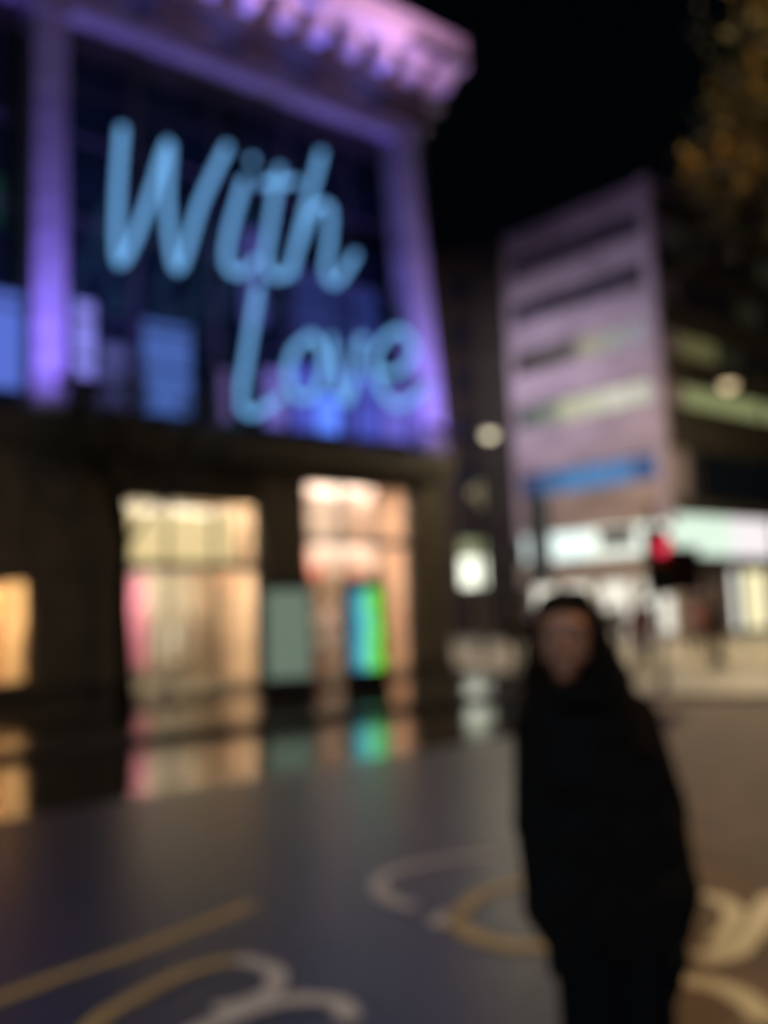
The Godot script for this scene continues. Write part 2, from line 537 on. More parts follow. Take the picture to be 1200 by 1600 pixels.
func store() -> void:
	var b := thing("department_store", "large department store with violet framed upper display and lit shop windows", "building", F(0, 0, 0), TURN)
	bx("wall", V(1, 0, -14), V(16, 17, -4), M.dark_stone, b)
	bx("wall", V(1, 5.0, -3.99), V(16, 17, -1.3), M.dark_stone, b)
	bx("ledge", V(0.95, 5.0, -1.29), V(16.05, 5.66, 0.35), M.dark_stone, b)
	bx("side_wall", V(1, 0, -3.99), V(1.3, 4.99, -0.45), M.stone, b)
	bx("side_wall", V(15.7, 0, -3.99), V(16, 4.99, -0.45), M.stone, b)
	bx("side_wall", V(15.9, 5.67, -1.29), V(16, 14.2, -0.3), M.dark_stone, b)
	for q in [[1.0, 1.6], [5.3, 7.05], [10.35, 11.6], [14.85, 16.0]]:
		var pier := bx("pier", V(q[0], 0, -0.44), V(q[1], 4.99, 0), M.stone, b)
		bx("plinth", V((q[0] - q[1]) / 2 - 0.03, -2.495, 0.2), V((q[1] - q[0]) / 2 + 0.03, -2.1, 0.27), M.dark_stone, pier)
	bx("lintel", V(1.6, 2.45, -0.4), V(5.3, 4.99, -0.02), M.stone, b)
	bx("lintel", V(7.05, 4.15, -0.4), V(10.35, 4.99, -0.02), M.dark_stone, b)
	bx("lintel", V(11.6, 4.75, -0.4), V(14.85, 4.99, -0.02), M.dark_stone, b)
	bx("stall_riser", V(1.6, 0, -0.4), V(5.3, 0.45, -0.02), M.dark_stone, b)
	window_frame(b, 1.6, 5.3, 0.45, 2.45, [3.4], [], M.metal)
	window_frame(b, 7.05, 10.35, 0.06, 4.15, [8.15, 9.25], [2.7], M.metal)
	window_frame(b, 11.6, 14.85, 0.06, 4.75, [12.7, 13.8], [3.3], M.metal)
	# the upper display: dark glazing behind a frame of pillars and beams
	for row in 4:
		for col in 6:
			var s0: float = [1.1, 5.9, 7.9, 9.95, 11.95, 13.95][col]
			var s1: float = [5.2, 7.8, 9.8, 11.85, 13.85, 15.85][col]
			var y0: float = [5.7, 8.2, 10.4, 12.3][row]
			var y1: float = [8.1, 10.3, 12.2, 14.2][row]
			bx("dark_pane", V(s0, y0, -1.29), V(s1, y1, -1.22), M.navy, b)
	for s in [5.85, 7.85, 9.875, 11.9, 13.9]:
		bx("mullion", V(s - 0.08, 5.67, -1.29), V(s + 0.08, 14.2, -1.08), M.mullion, b)
	for y in [8.15, 10.35, 12.25]:
		bx("transom", V(1, y - 0.04, -1.29), V(15.9, y + 0.04, -1.12), M.mullion, b)
	# rooms lit blue behind the first-floor glazing
	var rooms := [
		[4.27, 5.45, 6.41, 8.44, Color(0.36, 0.46, 0.86), 0.9],
		[6.51, 6.94, 6.83, 8.54, Color(0.52, 0.52, 0.9), 1.1],
		[7.05, 7.69, 6.25, 7.69, Color(0.34, 0.36, 0.62), 0.7],
		[8.06, 9.24, 6.25, 8.38, Color(0.28, 0.4, 0.7), 0.9],
		[9.83, 10.25, 6.25, 7.47, Color(0.46, 0.38, 0.65), 0.7],
		[11.21, 11.91, 6.25, 7.69, Color(0.44, 0.4, 0.76), 0.95],
		[12.02, 12.66, 6.25, 7.90, Color(0.3, 0.34, 0.78), 1],
		[12.76, 13.46, 6.25, 7.31, Color(0.36, 0.52, 1), 1.3],
		[12.76, 13.46, 7.42, 8.11, Color(0.24, 0.3, 0.62), 0.9],
		[13.62, 14.85, 6.25, 8.01, Color(0.3, 0.34, 0.76), 1],
		[14.95, 15.81, 6.25, 7.69, Color(0.42, 0.4, 0.82), 1.0],
		[10.63, 11.32, 8.76, 11.21, Color(0.24, 0.24, 0.5), 0.9],
		[12.18, 13.46, 8.76, 10.57, Color(0.16, 0.2, 0.42), 0.9],
		[13.62, 14.85, 8.44, 10.36, Color(0.15, 0.2, 0.44), 0.9],
		[4.38, 4.97, 9.82, 10.89, Color(0.1, 0.26, 0.2), 0.5]]
	for r in rooms:
		bx("lit_window", V(r[0], r[2], -1.219), V(r[1], r[3], -1.2), glow(r[4], r[5]), b)
	# frame
	var pillar := bx("pillar", V(5.2, 5.67, -0.5), V(5.85, 14.2, 0.25), M.frame, b)
	bx("pillar_cap", V(-0.4, 4.0, -0.4), V(0.4, 4.265, 0.42), M.frame, pillar)
	bx("beam", V(0.95, 14.2, -0.2), V(15.3, 14.7, 0.25), M.frame, b)
	bx("soffit", V(1.0, 14.25, -1.29), V(15.9, 14.85, -0.21), M.dark_stone, b)
	bx("upper_wall", V(1, 14.861, -1.29), V(16, 17.0, 0.0), M.dark_stone, b)
	# the right post leans outwards to the corner
	var st := SurfaceTool.new()
	st.begin(Mesh.PRIMITIVE_TRIANGLES)
	var c := [V(15.2, 5.67, 0.25), V(15.95, 5.67, 0.25), V(15.2, 14.2, 0.25), V(14.6, 14.2, 0.25)]
	var d := [V(15.2, 5.67, -0.5), V(15.95, 5.67, -0.5), V(15.2, 14.2, -0.5), V(14.6, 14.2, -0.5)]
	for q in [[c[0], c[3], c[2], c[1]], [d[0], d[1], d[2], d[3]], [c[0], d[0], d[3], c[3]], [c[1], c[2], d[2], d[1]], [c[2], c[3], d[3], d[2]], [c[0], c[1], d[1], d[0]]]:
		var n: Vector3 = -(q[1] - q[0]).cross(q[2] - q[0]).normalized()
		for v in [q[0], q[1], q[2], q[0], q[2], q[3]]:
			st.set_normal(n); st.add_vertex(v)
	part("leaning_post", st.commit(), M.frame, b)
	# cornice: a soffit carried on brackets, with a deep fascia above
	bx("cornice", V(0.9, 16.4, -0.6), V(16.6, 17.3, 1.0), M.cornice, b)
	bx("cornice_moulding", V(0.95, 15.45, 0.0), V(16.3, 15.75, 0.32), M.dark_stone, b)
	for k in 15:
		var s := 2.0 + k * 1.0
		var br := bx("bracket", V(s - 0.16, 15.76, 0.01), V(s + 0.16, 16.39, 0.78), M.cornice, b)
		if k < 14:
			bx("gap_shade", V(s + 0.2, 16.34, 0.05), V(s + 0.8, 16.399, 0.6), M.dark_stone, b)  # dark panel in place of the shade between two brackets
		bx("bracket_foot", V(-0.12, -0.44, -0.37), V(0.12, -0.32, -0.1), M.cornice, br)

# a floodlight whose head stands out from the front on an arm; foot is where the arm meets the front
func floodlight(at: Vector3, foot: Vector3, aim: Vector3, size: Vector2, c: Color, energy: float, show: float, label: String) -> void:
	var t := thing("floodlight", label, "floodlight", F(at.x, at.y, at.z), TURN, "floodlights on the store front")
	var head := Node3D.new()
	head.basis = Basis.looking_at(aim, Vector3.RIGHT)
	var hb := head.basis
	head.free()
	for q in [["housing", V(0, 0, 0.1), V(size.y + 0.04, size.x + 0.08, 0.16), M.black], ["lens", V(0, 0, 0.01), V(size.y, size.x, 0.02), glow(c, show)]]:
		var o := part(q[0], box_mesh(q[2]), q[3], t, hb * q[1])
		o.basis = hb
	var to := foot - at
	part("arm", tube([hb * V(0, 0, 0.15), V(0, -0.1, 0.1) + hb * V(0, 0, 0.2), to], [0.025, 0.025, 0.03], 8), M.black, t)
	shine(t, aim.normalized() * 0.03, aim, size, c, energy)

func neon() -> void:
	var violet := Color(0.54, 0.44, 1.0)
	floodlight(V(5.5, 5.9, 2.2), V(5.5, 5.5, 0.33), V(0, 1, -0.06), Vector2(0.8, 0.14), violet, 36.0, 1.0, "violet floodlight on an arm below the straight violet pillar")
	floodlight(V(14.2, 5.9, 2.0), V(14.2, 5.5, 0.33), V(0.13, 1, -0.06), Vector2(0.8, 0.14), violet, 44.0, 1.0, "violet floodlight on an arm below the leaning violet post")
	var glowing := Color(1.0, 0.74, 0.95)
	var lab := ["pink floodlight on an arm under the cornice beside the straight pillar", "pink floodlight on an arm under the middle of the cornice", "pink floodlight on an arm under the cornice beside the leaning post"]
	for k in 3:
		floodlight(V(5.6 + 4.2 * k, 15.2, 2.6), V(5.6 + 4.2 * k, 14.6, 0.28), V(0, 1, -0.25), Vector2(1.6, 0.18), glowing, 17.0, 0.8, lab[k])
	for k in 4:
		floodlight(V(7.4 + 2.1 * k, 14.78, 0.5), V(7.4 + 2.1 * k, 14.6, 0.24), V(0, 1, 0.1), Vector2(0.4, 0.1), Color(0.25, 0.4, 1.0), 2.4, 0.8, ["added blue spotlight on the beam above the letter W", "added blue spotlight on the beam above the letters i and t", "added blue spotlight on the beam above the letter h", "added blue spotlight on the beam beside the leaning post"][k])  # blue lamps added to throw blue patches on the cornice
	var ledge := thing("sign_rail", "slim black rails that carry the blue neon words before the glazing", "rail", F(0, 0, 0), TURN)
	for y in [9.4, 11.4]:
		part("rail", tube([V(5.86, y, -0.3), V(10, y, -0.3), V(15.3 if y > 10 else 15.0, y, -0.3)], [0.03, 0.03, 0.03], 8), M.black, ledge)
	part("rail", tube([V(5.86, 7.0, -0.3), V(10, 7.0, -0.3), V(15.6, 7.0, -0.3)], [0.03, 0.03, 0.03], 8), M.black, ledge)
	var sign_ := thing("neon_sign", "pale blue handwritten neon sign reading With Love across the store display", "neon sign", F(0, 0, 0), TURN)
	var tubes := {
		"letter W": [[Vector2(6.90, 11.82), Vector2(6.79, 10.17), Vector2(6.84, 8.86), Vector2(7.40, 10.13), Vector2(7.93, 11.80), Vector2(7.89, 10.46), Vector2(8.12, 9.00), Vector2(8.69, 10.67), Vector2(9.36, 12.17)]],
		"letter i": [[Vector2(9.78, 11.48), Vector2(9.36, 10.06), Vector2(9.31, 9.36), Vector2(9.66, 9.26), Vector2(10.06, 9.64)]],
		"dot of letter i": [[Vector2(9.97, 11.97), Vector2(10.02, 12.06)]],
		"letter t": [[Vector2(10.74, 12.06), Vector2(10.41, 10.38), Vector2(10.31, 9.62), Vector2(10.59, 9.35), Vector2(11.02, 9.62)], [Vector2(10.19, 11.52), Vector2(11.21, 11.85)]],
		"letter h": [[Vector2(11.95, 12.81), Vector2(11.45, 11.18), Vector2(10.97, 9.54), Vector2(11.11, 10.02), Vector2(11.63, 11.22), Vector2(12.13, 11.43), Vector2(12.10, 10.56), Vector2(11.99, 9.75), Vector2(12.30, 9.59), Vector2(12.89, 10.43)]],
		"letter L": [[Vector2(10.09, 9.06), Vector2(9.82, 7.64), Vector2(9.60, 6.34), Vector2(9.91, 6.06), Vector2(10.64, 6.54)]],
		"letter o": [[Vector2(11.50, 8.12), Vector2(11.02, 7.69), Vector2(10.84, 7.07), Vector2(11.06, 6.59), Vector2(11.52, 6.72), Vector2(11.82, 7.3), Vector2(11.78, 7.9), Vector2(11.46, 8.13)]],
		"letter v": [[Vector2(12.08, 8.16), Vector2(12.2, 7.3), Vector2(12.44, 6.62), Vector2(12.75, 7.3), Vector2(12.92, 8.22), Vector2(13.1, 8.24)]],
		"letter e": [[Vector2(13.40, 7.51), Vector2(14.14, 7.61), Vector2(14.69, 8.26), Vector2(14.20, 8.71), Vector2(13.47, 8.07), Vector2(13.48, 7.20), Vector2(14.10, 6.73), Vector2(15.06, 7.33)]]}
	var light := glow(Color(0.41, 0.64, 0.86), 1.45)
	for l in tubes:
		var st := SurfaceTool.new()
		st.begin(Mesh.PRIMITIVE_TRIANGLES)
		for line in tubes[l]:
			var pts := []
			var rad := []
			for q in curve(line, 6):
				pts.append(V(q.x, q.y, 0.5)); rad.append(0.08)
			add_tube(st, pts, rad, 10)
		var o := part("letter", st.commit(), light, sign_)
		o.set_meta("label", "neon " + l)
	# brackets from the rails to the letters
	for q in [[6.84, 9.4], [7.9, 11.4], [9.4, 9.4], [10.5, 11.4], [11.4, 11.4], [12.1, 9.4], [9.72, 7.0], [10.85, 7.0], [12.3, 7.0], [13.5, 7.0]]:
		part("bracket", tube([V(q[0], q[1], -0.3), V(q[0], q[1], 0.4)], [0.02, 0.02], 6), M.black, sign_)

# ---------------------------------------------------------------- inside the shop windows
func store_inside() -> void:
	var warm := Color(1.0, 0.8, 0.5)
	var b := thing("shop_interior", "cream walls and floor of the lit shop behind the store windows", "shop interior", F(0, 0, 0), TURN)
	bx("back_wall", V(1.3, 0.02, -3.98), V(15.7, 4.98, -3.9), M.cream, b)
	bx("floor", V(1.3, 0.0, -3.9), V(15.7, 0.05, -0.41), M.store_floor, b)
	bx("ceiling", V(1.3, 4.9, -3.89), V(15.7, 4.99, -0.45), M.wood, b)
	bx("partition", V(5.6, 0.06, -3.89), V(6.8, 4.88, -0.46), M.cream, b)
	bx("side_lining", V(15.62, 0.06, -3.89), V(15.69, 4.88, -0.46), M.peach, b)
	bx("partition", V(10.6, 0.06, -3.89), V(11.3, 4.88, -0.46), M.peach, b)
	var labs := ["ceiling light panel above the orange shop window", "ceiling light panel above the yellow shop window with the pink hanging", "ceiling light panel above the tall peach shop window"]
	var at := [3.6, 8.6, 13.2]
	var tone := [Color(1.0, 0.8, 0.55), Color(1.0, 0.97, 0.86), Color(1.0, 0.92, 0.84)]
	var power := [3.0, 3.5, 4.0]
	for k in 3:
		var t := thing("ceiling_light", labs[k], "ceiling light", F(at[k], 4.9, -1.9), TURN, "light panels in the shop ceiling")
		bx("frame", V(-1.25, -0.06, -0.85), V(1.25, -0.001, 0.85), M.white, t)
		bx("light_panel", V(-1.2, -0.075, -0.8), V(1.2, -0.061, 0.8), glow(tone[k], 1.5), t)
		shine(t, V(0, -0.09, 0), V(0, -1, 0), Vector2(2.4, 1.6), tone[k], power[k])
	# wall washers added out of sight behind heads and crossbars to brighten the shop
	var wash := [
		[3.5, 2.75, 44.0, 0, "added unseen strip of spotlights behind the head of the low orange shop window"],
		[8.7, 4.6, 26.0, 1, "added unseen strip of spotlights behind the head of the yellow shop window"],
		[13.4, 4.86, 30.0, 2, "added unseen strip of spotlights behind the head of the tall peach shop window"],
		[8.9, 2.66, 15.0, 1, "added unseen strip of spotlights behind the crossbar of the yellow shop window"],
		[13.4, 3.26, 17.0, 2, "added unseen strip of spotlights behind the crossbar of the tall peach shop window"]]
	for q in wash:
		var t := thing("added_spotlight_strip", q[4], "spotlights", F(q[0], q[1], -0.55), TURN, "added spotlight strips in the shop")
		bx("housing", V(-1.3, -0.02, -0.06), V(1.3, 0.04, 0.1), M.white, t)
		bx("lamp_strip", V(-1.28, -0.04, -0.075), V(1.28, 0.035, -0.061), glow(tone[q[3]], 1.5), t)
		for x in [-1.2, 1.2]:
			bx("bracket", V(x - 0.02, -0.01, 0.1), V(x + 0.02, 0.03, 0.28), M.metal, t)
		shine(t, V(0, -0.02, -0.09), V(0, -1.3, -1), Vector2(2.5, 0.1), tone[q[3]], q[2])
	# yellow window: a backlit header, a pink hanging and rails of clothes
	var h := thing("light_box", "long yellow backlit header box at the top of the shop window", "light box", F(8.7, 2.82, -1.0), TURN)
	bx("box", V(-1.5, 0, -0.1), V(1.5, 1.2, 0.0), M.white, h)
	bx("light_panel", V(-1.46, 0.04, 0.001), V(1.46, 1.16, 0.012), glow(Color(0.95, 0.84, 0.6), 1.15), h)
	part("hanger", tube([V(-1.2, 1.2, -0.05), V(-1.2, 2.08, -0.05)], [0.01, 0.01], 6), M.metal, h)
	part("hanger", tube([V(1.2, 1.2, -0.05), V(1.2, 2.08, -0.05)], [0.01, 0.01], 6), M.metal, h)
	var k := thing("fabric_banner", "tall pink fabric banner hanging inside the yellow shop window", "banner", F(8.2, 0.5, -1.9), TURN)
	bx("cloth", V(-0.22, 0, -0.01), V(0.22, 2.1, 0.01), M.pink, k)
	part("rod", tube([V(-0.27, 2.12, 0), V(0.27, 2.12, 0)], [0.015, 0.015], 6), M.metal, k)
	part("foot", tube([V(0, -0.45, 0), V(0, 0.0, 0)], [0.02, 0.02], 8), M.metal, k)
	var sl := thing("slatted_screen", "screen of upright wooden slats inside the yellow shop window", "screen", F(9.6, 0.05, -2.2), TURN)
	for i in 9:
		bx("slat", V(-0.72 + i * 0.18, 0.04, -0.03), V(-0.67 + i * 0.18, 2.55, 0.03), M.wood, sl)
	bx("rail", V(-0.75, 2.551, -0.035), V(0.8, 2.6, 0.035), M.wood, sl)
	bx("rail", V(-0.75, 0, -0.035), V(0.8, 0.039, 0.035), M.wood, sl)
	var la := thing("lattice", "hanging lattice of thin metal bars inside the tall peach shop window", "lattice", F(13.2, 2.55, -0.9), TURN)
	for i in 11:
		bx("bar", V(-1.0 + i * 0.2, 0, -0.012), V(-0.975 + i * 0.2, 2.3, 0.012), M.tan, la)
	for i in 8:
		bx("cross_bar", V(-1.02, 0.1 + i * 0.28, 0.0125), V(1.05, 0.125 + i * 0.28, 0.03), M.tan, la)
	mannequin(8.8, -1.7, M.white, "white mannequin in a cream dress inside the yellow shop window", M.cream)
	mannequin(13.2, -1.5, M.white, "white mannequin in a tan coat inside the tall peach shop window", M.tan)
	mannequin(3.5, -0.9, M.white, "white mannequin in a red coat inside the low orange shop window", M.red)
	clothes_rail(8.7, -3.0, "clothes rail of grey and brown garments inside the yellow shop window")
	clothes_rail(10.0, -3.3, "clothes rail of dark garments deep inside the yellow shop window")
	shelf_unit(12.9, -2.2, 4, 4, "open wooden shelf unit with boxes inside the tall peach window beside red banner")
	shelf_unit(14.1, -2.6, 4, 5, "open wooden shelf unit with boxes at the back of the tall peach window")
	var r := thing("fabric_banner", "red and white banner hanging inside the tall peach shop window", "banner", F(12.2, 1.1, -1.2), TURN)
	bx("cloth", V(-0.25, 0, -0.01), V(0.25, 0.9, 0.01), M.white, r)
	bx("red_panel", V(-0.25, 0.9, -0.011), V(0.25, 2.1, 0.011), M.red, r)
	part("rod", tube([V(-0.3, 2.12, 0), V(0.3, 2.12, 0)], [0.015, 0.015], 6), M.metal, r)
	part("foot", tube([V(0, -1.05, 0), V(0, 0.0, 0)], [0.02, 0.02], 8), M.metal, r)
	var po := thing("poster_stand", "orange and red poster stand inside the low shop window", "poster stand", F(4.55, 0.05, -1.0), TURN)
	bx("board", V(-0.5, 0.45, -0.02), V(0.5, 2.2, 0.02), M.peach, po)
	bx("red_panel", V(-0.45, 0.5, 0.021), V(0.2, 1.2, 0.03), M.red, po)
	bx("post", V(-0.4, 0, -0.06), V(-0.34, 2.1, -0.021), M.metal, po)
	bx("post", V(0.34, 0, -0.06), V(0.4, 2.1, -0.021), M.metal, po)

func mannequin(s: float, p: float, skin: Material, label: String, dress: Material) -> void:
	var t := thing("mannequin", label, "mannequin", F(s, 0.05, p), TURN, "mannequins in the shop windows")
	part("stand", lathe([Vector2(0.001, 0.03), Vector2(0.2, 0.03), Vector2(0.22, 0.0), Vector2(0.001, 0.0)], 16), M.metal, t)
	var b := [[V(0, 1.62, 0.0), V(0, 1.56, 0.02), 0.085, 0.06], [V(0, 1.5, 0), V(0, 1.38, 0), 0.045, 0.05], [V(-0.14, 1.34, 0), V(0.14, 1.34, 0), 0.06, 0.06], [V(0, 1.25, 0), V(0, 1.0, 0), 0.12, 0.1]]
	for q in [-1.0, 1.0]:
		b.append([V(0.17 * q, 1.34, 0), V(0.23 * q, 1.08, -0.02), 0.045, 0.035])
		b.append([V(0.23 * q, 1.08, -0.02), V(0.22 * q, 0.84, 0.06), 0.034, 0.024])
		b.append([V(0.22 * q, 0.84, 0.06), V(0.21 * q, 0.74, 0.08), 0.024, 0.014])
		b.append([V(0.08 * q, 0.95, 0), V(0.08 * q, 0.5, 0.01), 0.085, 0.052])
		b.append([V(0.08 * q, 0.5, 0.01), V(0.08 * q, 0.1, -0.02), 0.052, 0.032])
		b.append([V(0.08 * q, 0.08, -0.02), V(0.09 * q, 0.05, 0.1), 0.032, 0.025])
	part("body", blob(b, 0.016, 0.025), skin, t)
	part("garment", blob([[V(-0.1, 1.31, 0), V(0.1, 1.31, 0), 0.1, 0.1], [V(0, 1.2, 0), V(0, 1.0, 0), 0.155, 0.14], [V(-0.05, 0.95, 0), V(0.05, 0.95, 0), 0.15, 0.15], [V(-0.07, 0.62, 0), V(0.07, 0.62, 0), 0.16, 0.16]], 0.016, 0.04), dress, t)

func clothes_rail(s: float, p: float, label: String) -> void:
	var t := thing("clothes_rail", label, "clothes rail", F(s, 0.05, p), TURN, "clothes rails in the shop")
	for x in [-0.6, 0.6]:
		part("upright", tube([V(x, 0.02, 0), V(x, 1.6, 0)], [0.02, 0.02], 8), M.metal, t)
		bx("foot", V(x - 0.03, 0, -0.25), V(x + 0.03, 0.04, 0.25), M.metal, t)
	part("bar", tube([V(-0.6, 1.58, 0), V(0.6, 1.58, 0)], [0.02, 0.02], 8), M.metal, t)
	for k in 9:
		var x := -0.5 + k * 0.125
		var len := rng.randf_range(0.75, 1.15)
		var tone: Material = [M.wood, M.white, M.peach, M.beige, M.tan][rng.randi() % 5]
		var g := PrismMesh.new()
		g.size = V(0.42, 0.14, 0.06)
		var o := part("garment", box_mesh(V(0.4, len, 0.055)), tone, t, V(x, 1.44 - len / 2, 0), PI / 2 + rng.randf_range(-0.15, 0.15))
		part("shoulders", g, tone, o, V(0, len / 2 + 0.07, 0))

func shelf_unit(s: float, p: float, cols: int, rows: int, label: String) -> void:
	var t := thing("shelf_unit", label, "shelves", F(s, 0.05, p), TURN, "shelf units in the shop")
	var w := 0.42
	for c in cols + 1:
		bx("upright", V((c - cols / 2.0) * w - 0.02, 0, -0.2), V((c - cols / 2.0) * w + 0.02, rows * 0.62 + 0.04, 0.2), M.wood, t)
	for r in rows + 1:
		bx("shelf", V(-cols / 2.0 * w + 0.021, r * 0.62, -0.19), V(cols / 2.0 * w - 0.021, r * 0.62 + 0.035, 0.19), M.wood, t)
	for r in rows:
		for c in cols:
			if rng.randf() < 0.25: continue
			var h := rng.randf_range(0.15, 0.4)
			var x := (c - cols / 2.0 + 0.5) * w
			var y := r * 0.62 + 0.036
			bx("box", V(x - 0.13, y, -0.14), V(x + 0.13, y + h, 0.14), [M.white, M.peach, M.cream, M.beige, M.red][rng.randi() % 5], t)

# ---------------------------------------------------------------- things on the pavement
func screen_texture() -> ImageTexture:
	var im := Image.create(64, 128, false, Image.FORMAT_RGBA8)
	var n := FastNoiseLite.new()
	n.seed = 11
	n.frequency = 0.03
	for y in 128:
		for x in 64:
			var u := (x + n.get_noise_2d(x, y) * 10.0) / 64.0
			var c := Color(0.25, 0.5, 0.62)
			if u > 0.28: c = Color(0.35, 0.78, 0.8)
			if u > 0.5: c = Color(0.42, 0.86, 0.5)
			if u > 0.66: c = Color(0.45, 0.88, 0.16)
			if u > 0.84: c = Color(0.35, 0.5, 0.08)
			im.set_pixel(x, y, c)
	return ImageTexture.create_from_image(im)

func totem(s: float, p: float, w: float, label: String, screen: Material, c: Color, energy: float) -> void:
	var t := thing("advertising_totem", label, "advertising totem", F(s, 0, p), TURN - 0.35, "advertising totems on the pavement")
	bx("base", V(-w / 2 - 0.04, 0, -0.16), V(w / 2 + 0.04, 0.1, 0.16), M.black, t)
	bx("housing", V(-w / 2, 0.1, -0.12), V(w / 2, 2.2, 0.12), M.black, t)
	var q := QuadMesh.new()
	q.size = Vector2(w - 0.12, 1.6)
	part("screen", q, screen, t, V(0, 1.25, 0.124))
	bx("cap", V(-w / 2 - 0.02, 2.2, -0.14), V(w / 2 + 0.02, 2.25, 0.14), M.metal, t)
	shine(t, V(0, 1.25, 0.15), V(0, 0, 1), Vector2(w - 0.12, 1.6), c, energy)

func street_things() -> void:
	var sc := glow(Color(1, 1, 1), 1.1)
	sc.emission_texture = screen_texture()
	sc.emission = Color(0, 0, 0)
	totem(10.88, 3.1, 0.86, "black advertising totem with a cyan and bright green lit screen", sc, Color(0.5, 0.88, 0.8), 0.16)
	totem(8.85, 3.4, 0.95, "black advertising totem with a dull grey green screen", glow(Color(0.52, 0.6, 0.53), 0.6), Color(0.5, 0.6, 0.5), 0.06)
	# traffic light
	var t := thing("traffic_light", "black traffic light showing red on a grey pole before the shops", "traffic light", V(4.98, 0.002, -16.6), 0.25)
	part("pole", tube([V(0, 0, 0), V(0, 1.6, 0), V(0, 3.4, 0)], [0.06, 0.055, 0.05], 12), M.metal, t)
	bx("backing_board", V(-0.26, 1.7, 0.07), V(0.26, 2.95, 0.09), M.black, t)
	bx("signal_head", V(-0.17, 1.8, 0.091), V(0.17, 2.82, 0.26), M.black, t)
	var lamps := [["red_lamp", glow(Color(0.95, 0.2, 0.32), 1.6), 2.6], ["amber_lamp", mat(lin(0.12, 0.06, 0.01), 0.2), 2.3], ["green_lamp", mat(lin(0.01, 0.06, 0.03), 0.2), 2.0]]
	for l in lamps:
		var o := part(l[0], lathe([Vector2(0.001, 0.03), Vector2(0.08, 0.024), Vector2(0.15, 0.0), Vector2(0.15, -0.02)], 20), l[1], t, V(0, l[2], 0.275))
		o.rotation.x = PI / 2
		var visor := part("visor", tube(curve([V(-0.14, -0.02, 0.1), V(-0.1, 0.1, 0.1), V(0, 0.145, 0.1), V(0.1, 0.1, 0.1), V(0.14, -0.02, 0.1)], 4), [.03, .03, .03, .03, .03, .03, .03, .03, .03, .03, .03, .03, .03, .03, .03, .03, .03], 6), M.black, t, V(0, l[2], 0.26))
		visor.scale.z = 1.5
	bulb(t, V(0, 2.66, 0.5), Color(1.0, 0.15, 0.18), 0.25, 0.1)
	var s2 := bx("signal_head", V(0.3, 1.75, -0.2), V(0.95, 2.6, 0.0), M.black, t)
	bx("bracket", V(-0.325, -0.1, 0.02), V(-0.26, 0.1, 0.06), M.black, s2)
	bx("bracket", V(0.05, 2.1, -0.12), V(0.3, 2.2, -0.06), M.black, t)
	# banner post
	var f := thing("banner_post", "slim post carrying a tall pale blue banner near the shops", "banner", V(4.2, 0.002, -26.0), 0.1)
	part("pole", tube([V(0, 0, 0), V(0, 2.5, 0), V(0, 5.0, 0)], [0.06, 0.05, 0.045], 10), M.metal, f)
	bx("banner", V(0.06, 2.2, -0.01), V(0.62, 4.75, 0.01), mat(lin(0.42, 0.55, 0.68), 0.7), f)
	bx("bracket", V(0.0, 4.76, -0.02), V(0.64, 4.8, 0.02), M.metal, f)
	bx("bracket", V(0.0, 2.14, -0.02), V(0.64, 2.18, 0.02), M.metal, f)
	# street lamps
	street_lamp(V(3.2, 0.002, -30.5), 7.5, V(0.5, 0, 0.3), Color(1.0, 0.94, 0.8), 5.0, 2.2, "street lamp with a pale cream globe standing before the dark brown building")
	street_lamp(V(0.6, 0.002, -37.0), 13.5, V(0.6, 0, 0.2), Color(1.0, 0.93, 1.0), 62.0, 1.4, "unseen street lamp added behind the store to light the pale office block")  # unseen lamp, added so the pale office face gets its light
	street_lamp(V(12.0, 0.002, -27.6), 8.2, V(-1.2, 0, 0.4), Color(1.0, 0.88, 0.68), 80.0, 1.6, "street lamp with a warm glowing globe in front of the dark side wall")
	street_lamp(V(-2.6, ROAD + 0.001, 5.5), 6.0, V(0.6, 0, -0.6), Color(0.82, 0.9, 1.0), 27.0, 1.6, "unseen cool white street lamp added behind the viewpoint to light face and road")  # added out of view to light the face and the road markings
	street_lamp(V(4.3, ROAD + 0.004, -2.4), 6.6, V(-1.2, 0, -0.3), Color(1.0, 0.8, 0.55), 15.0, 1.6, "street lamp beside the autumn tree on the brown paving")

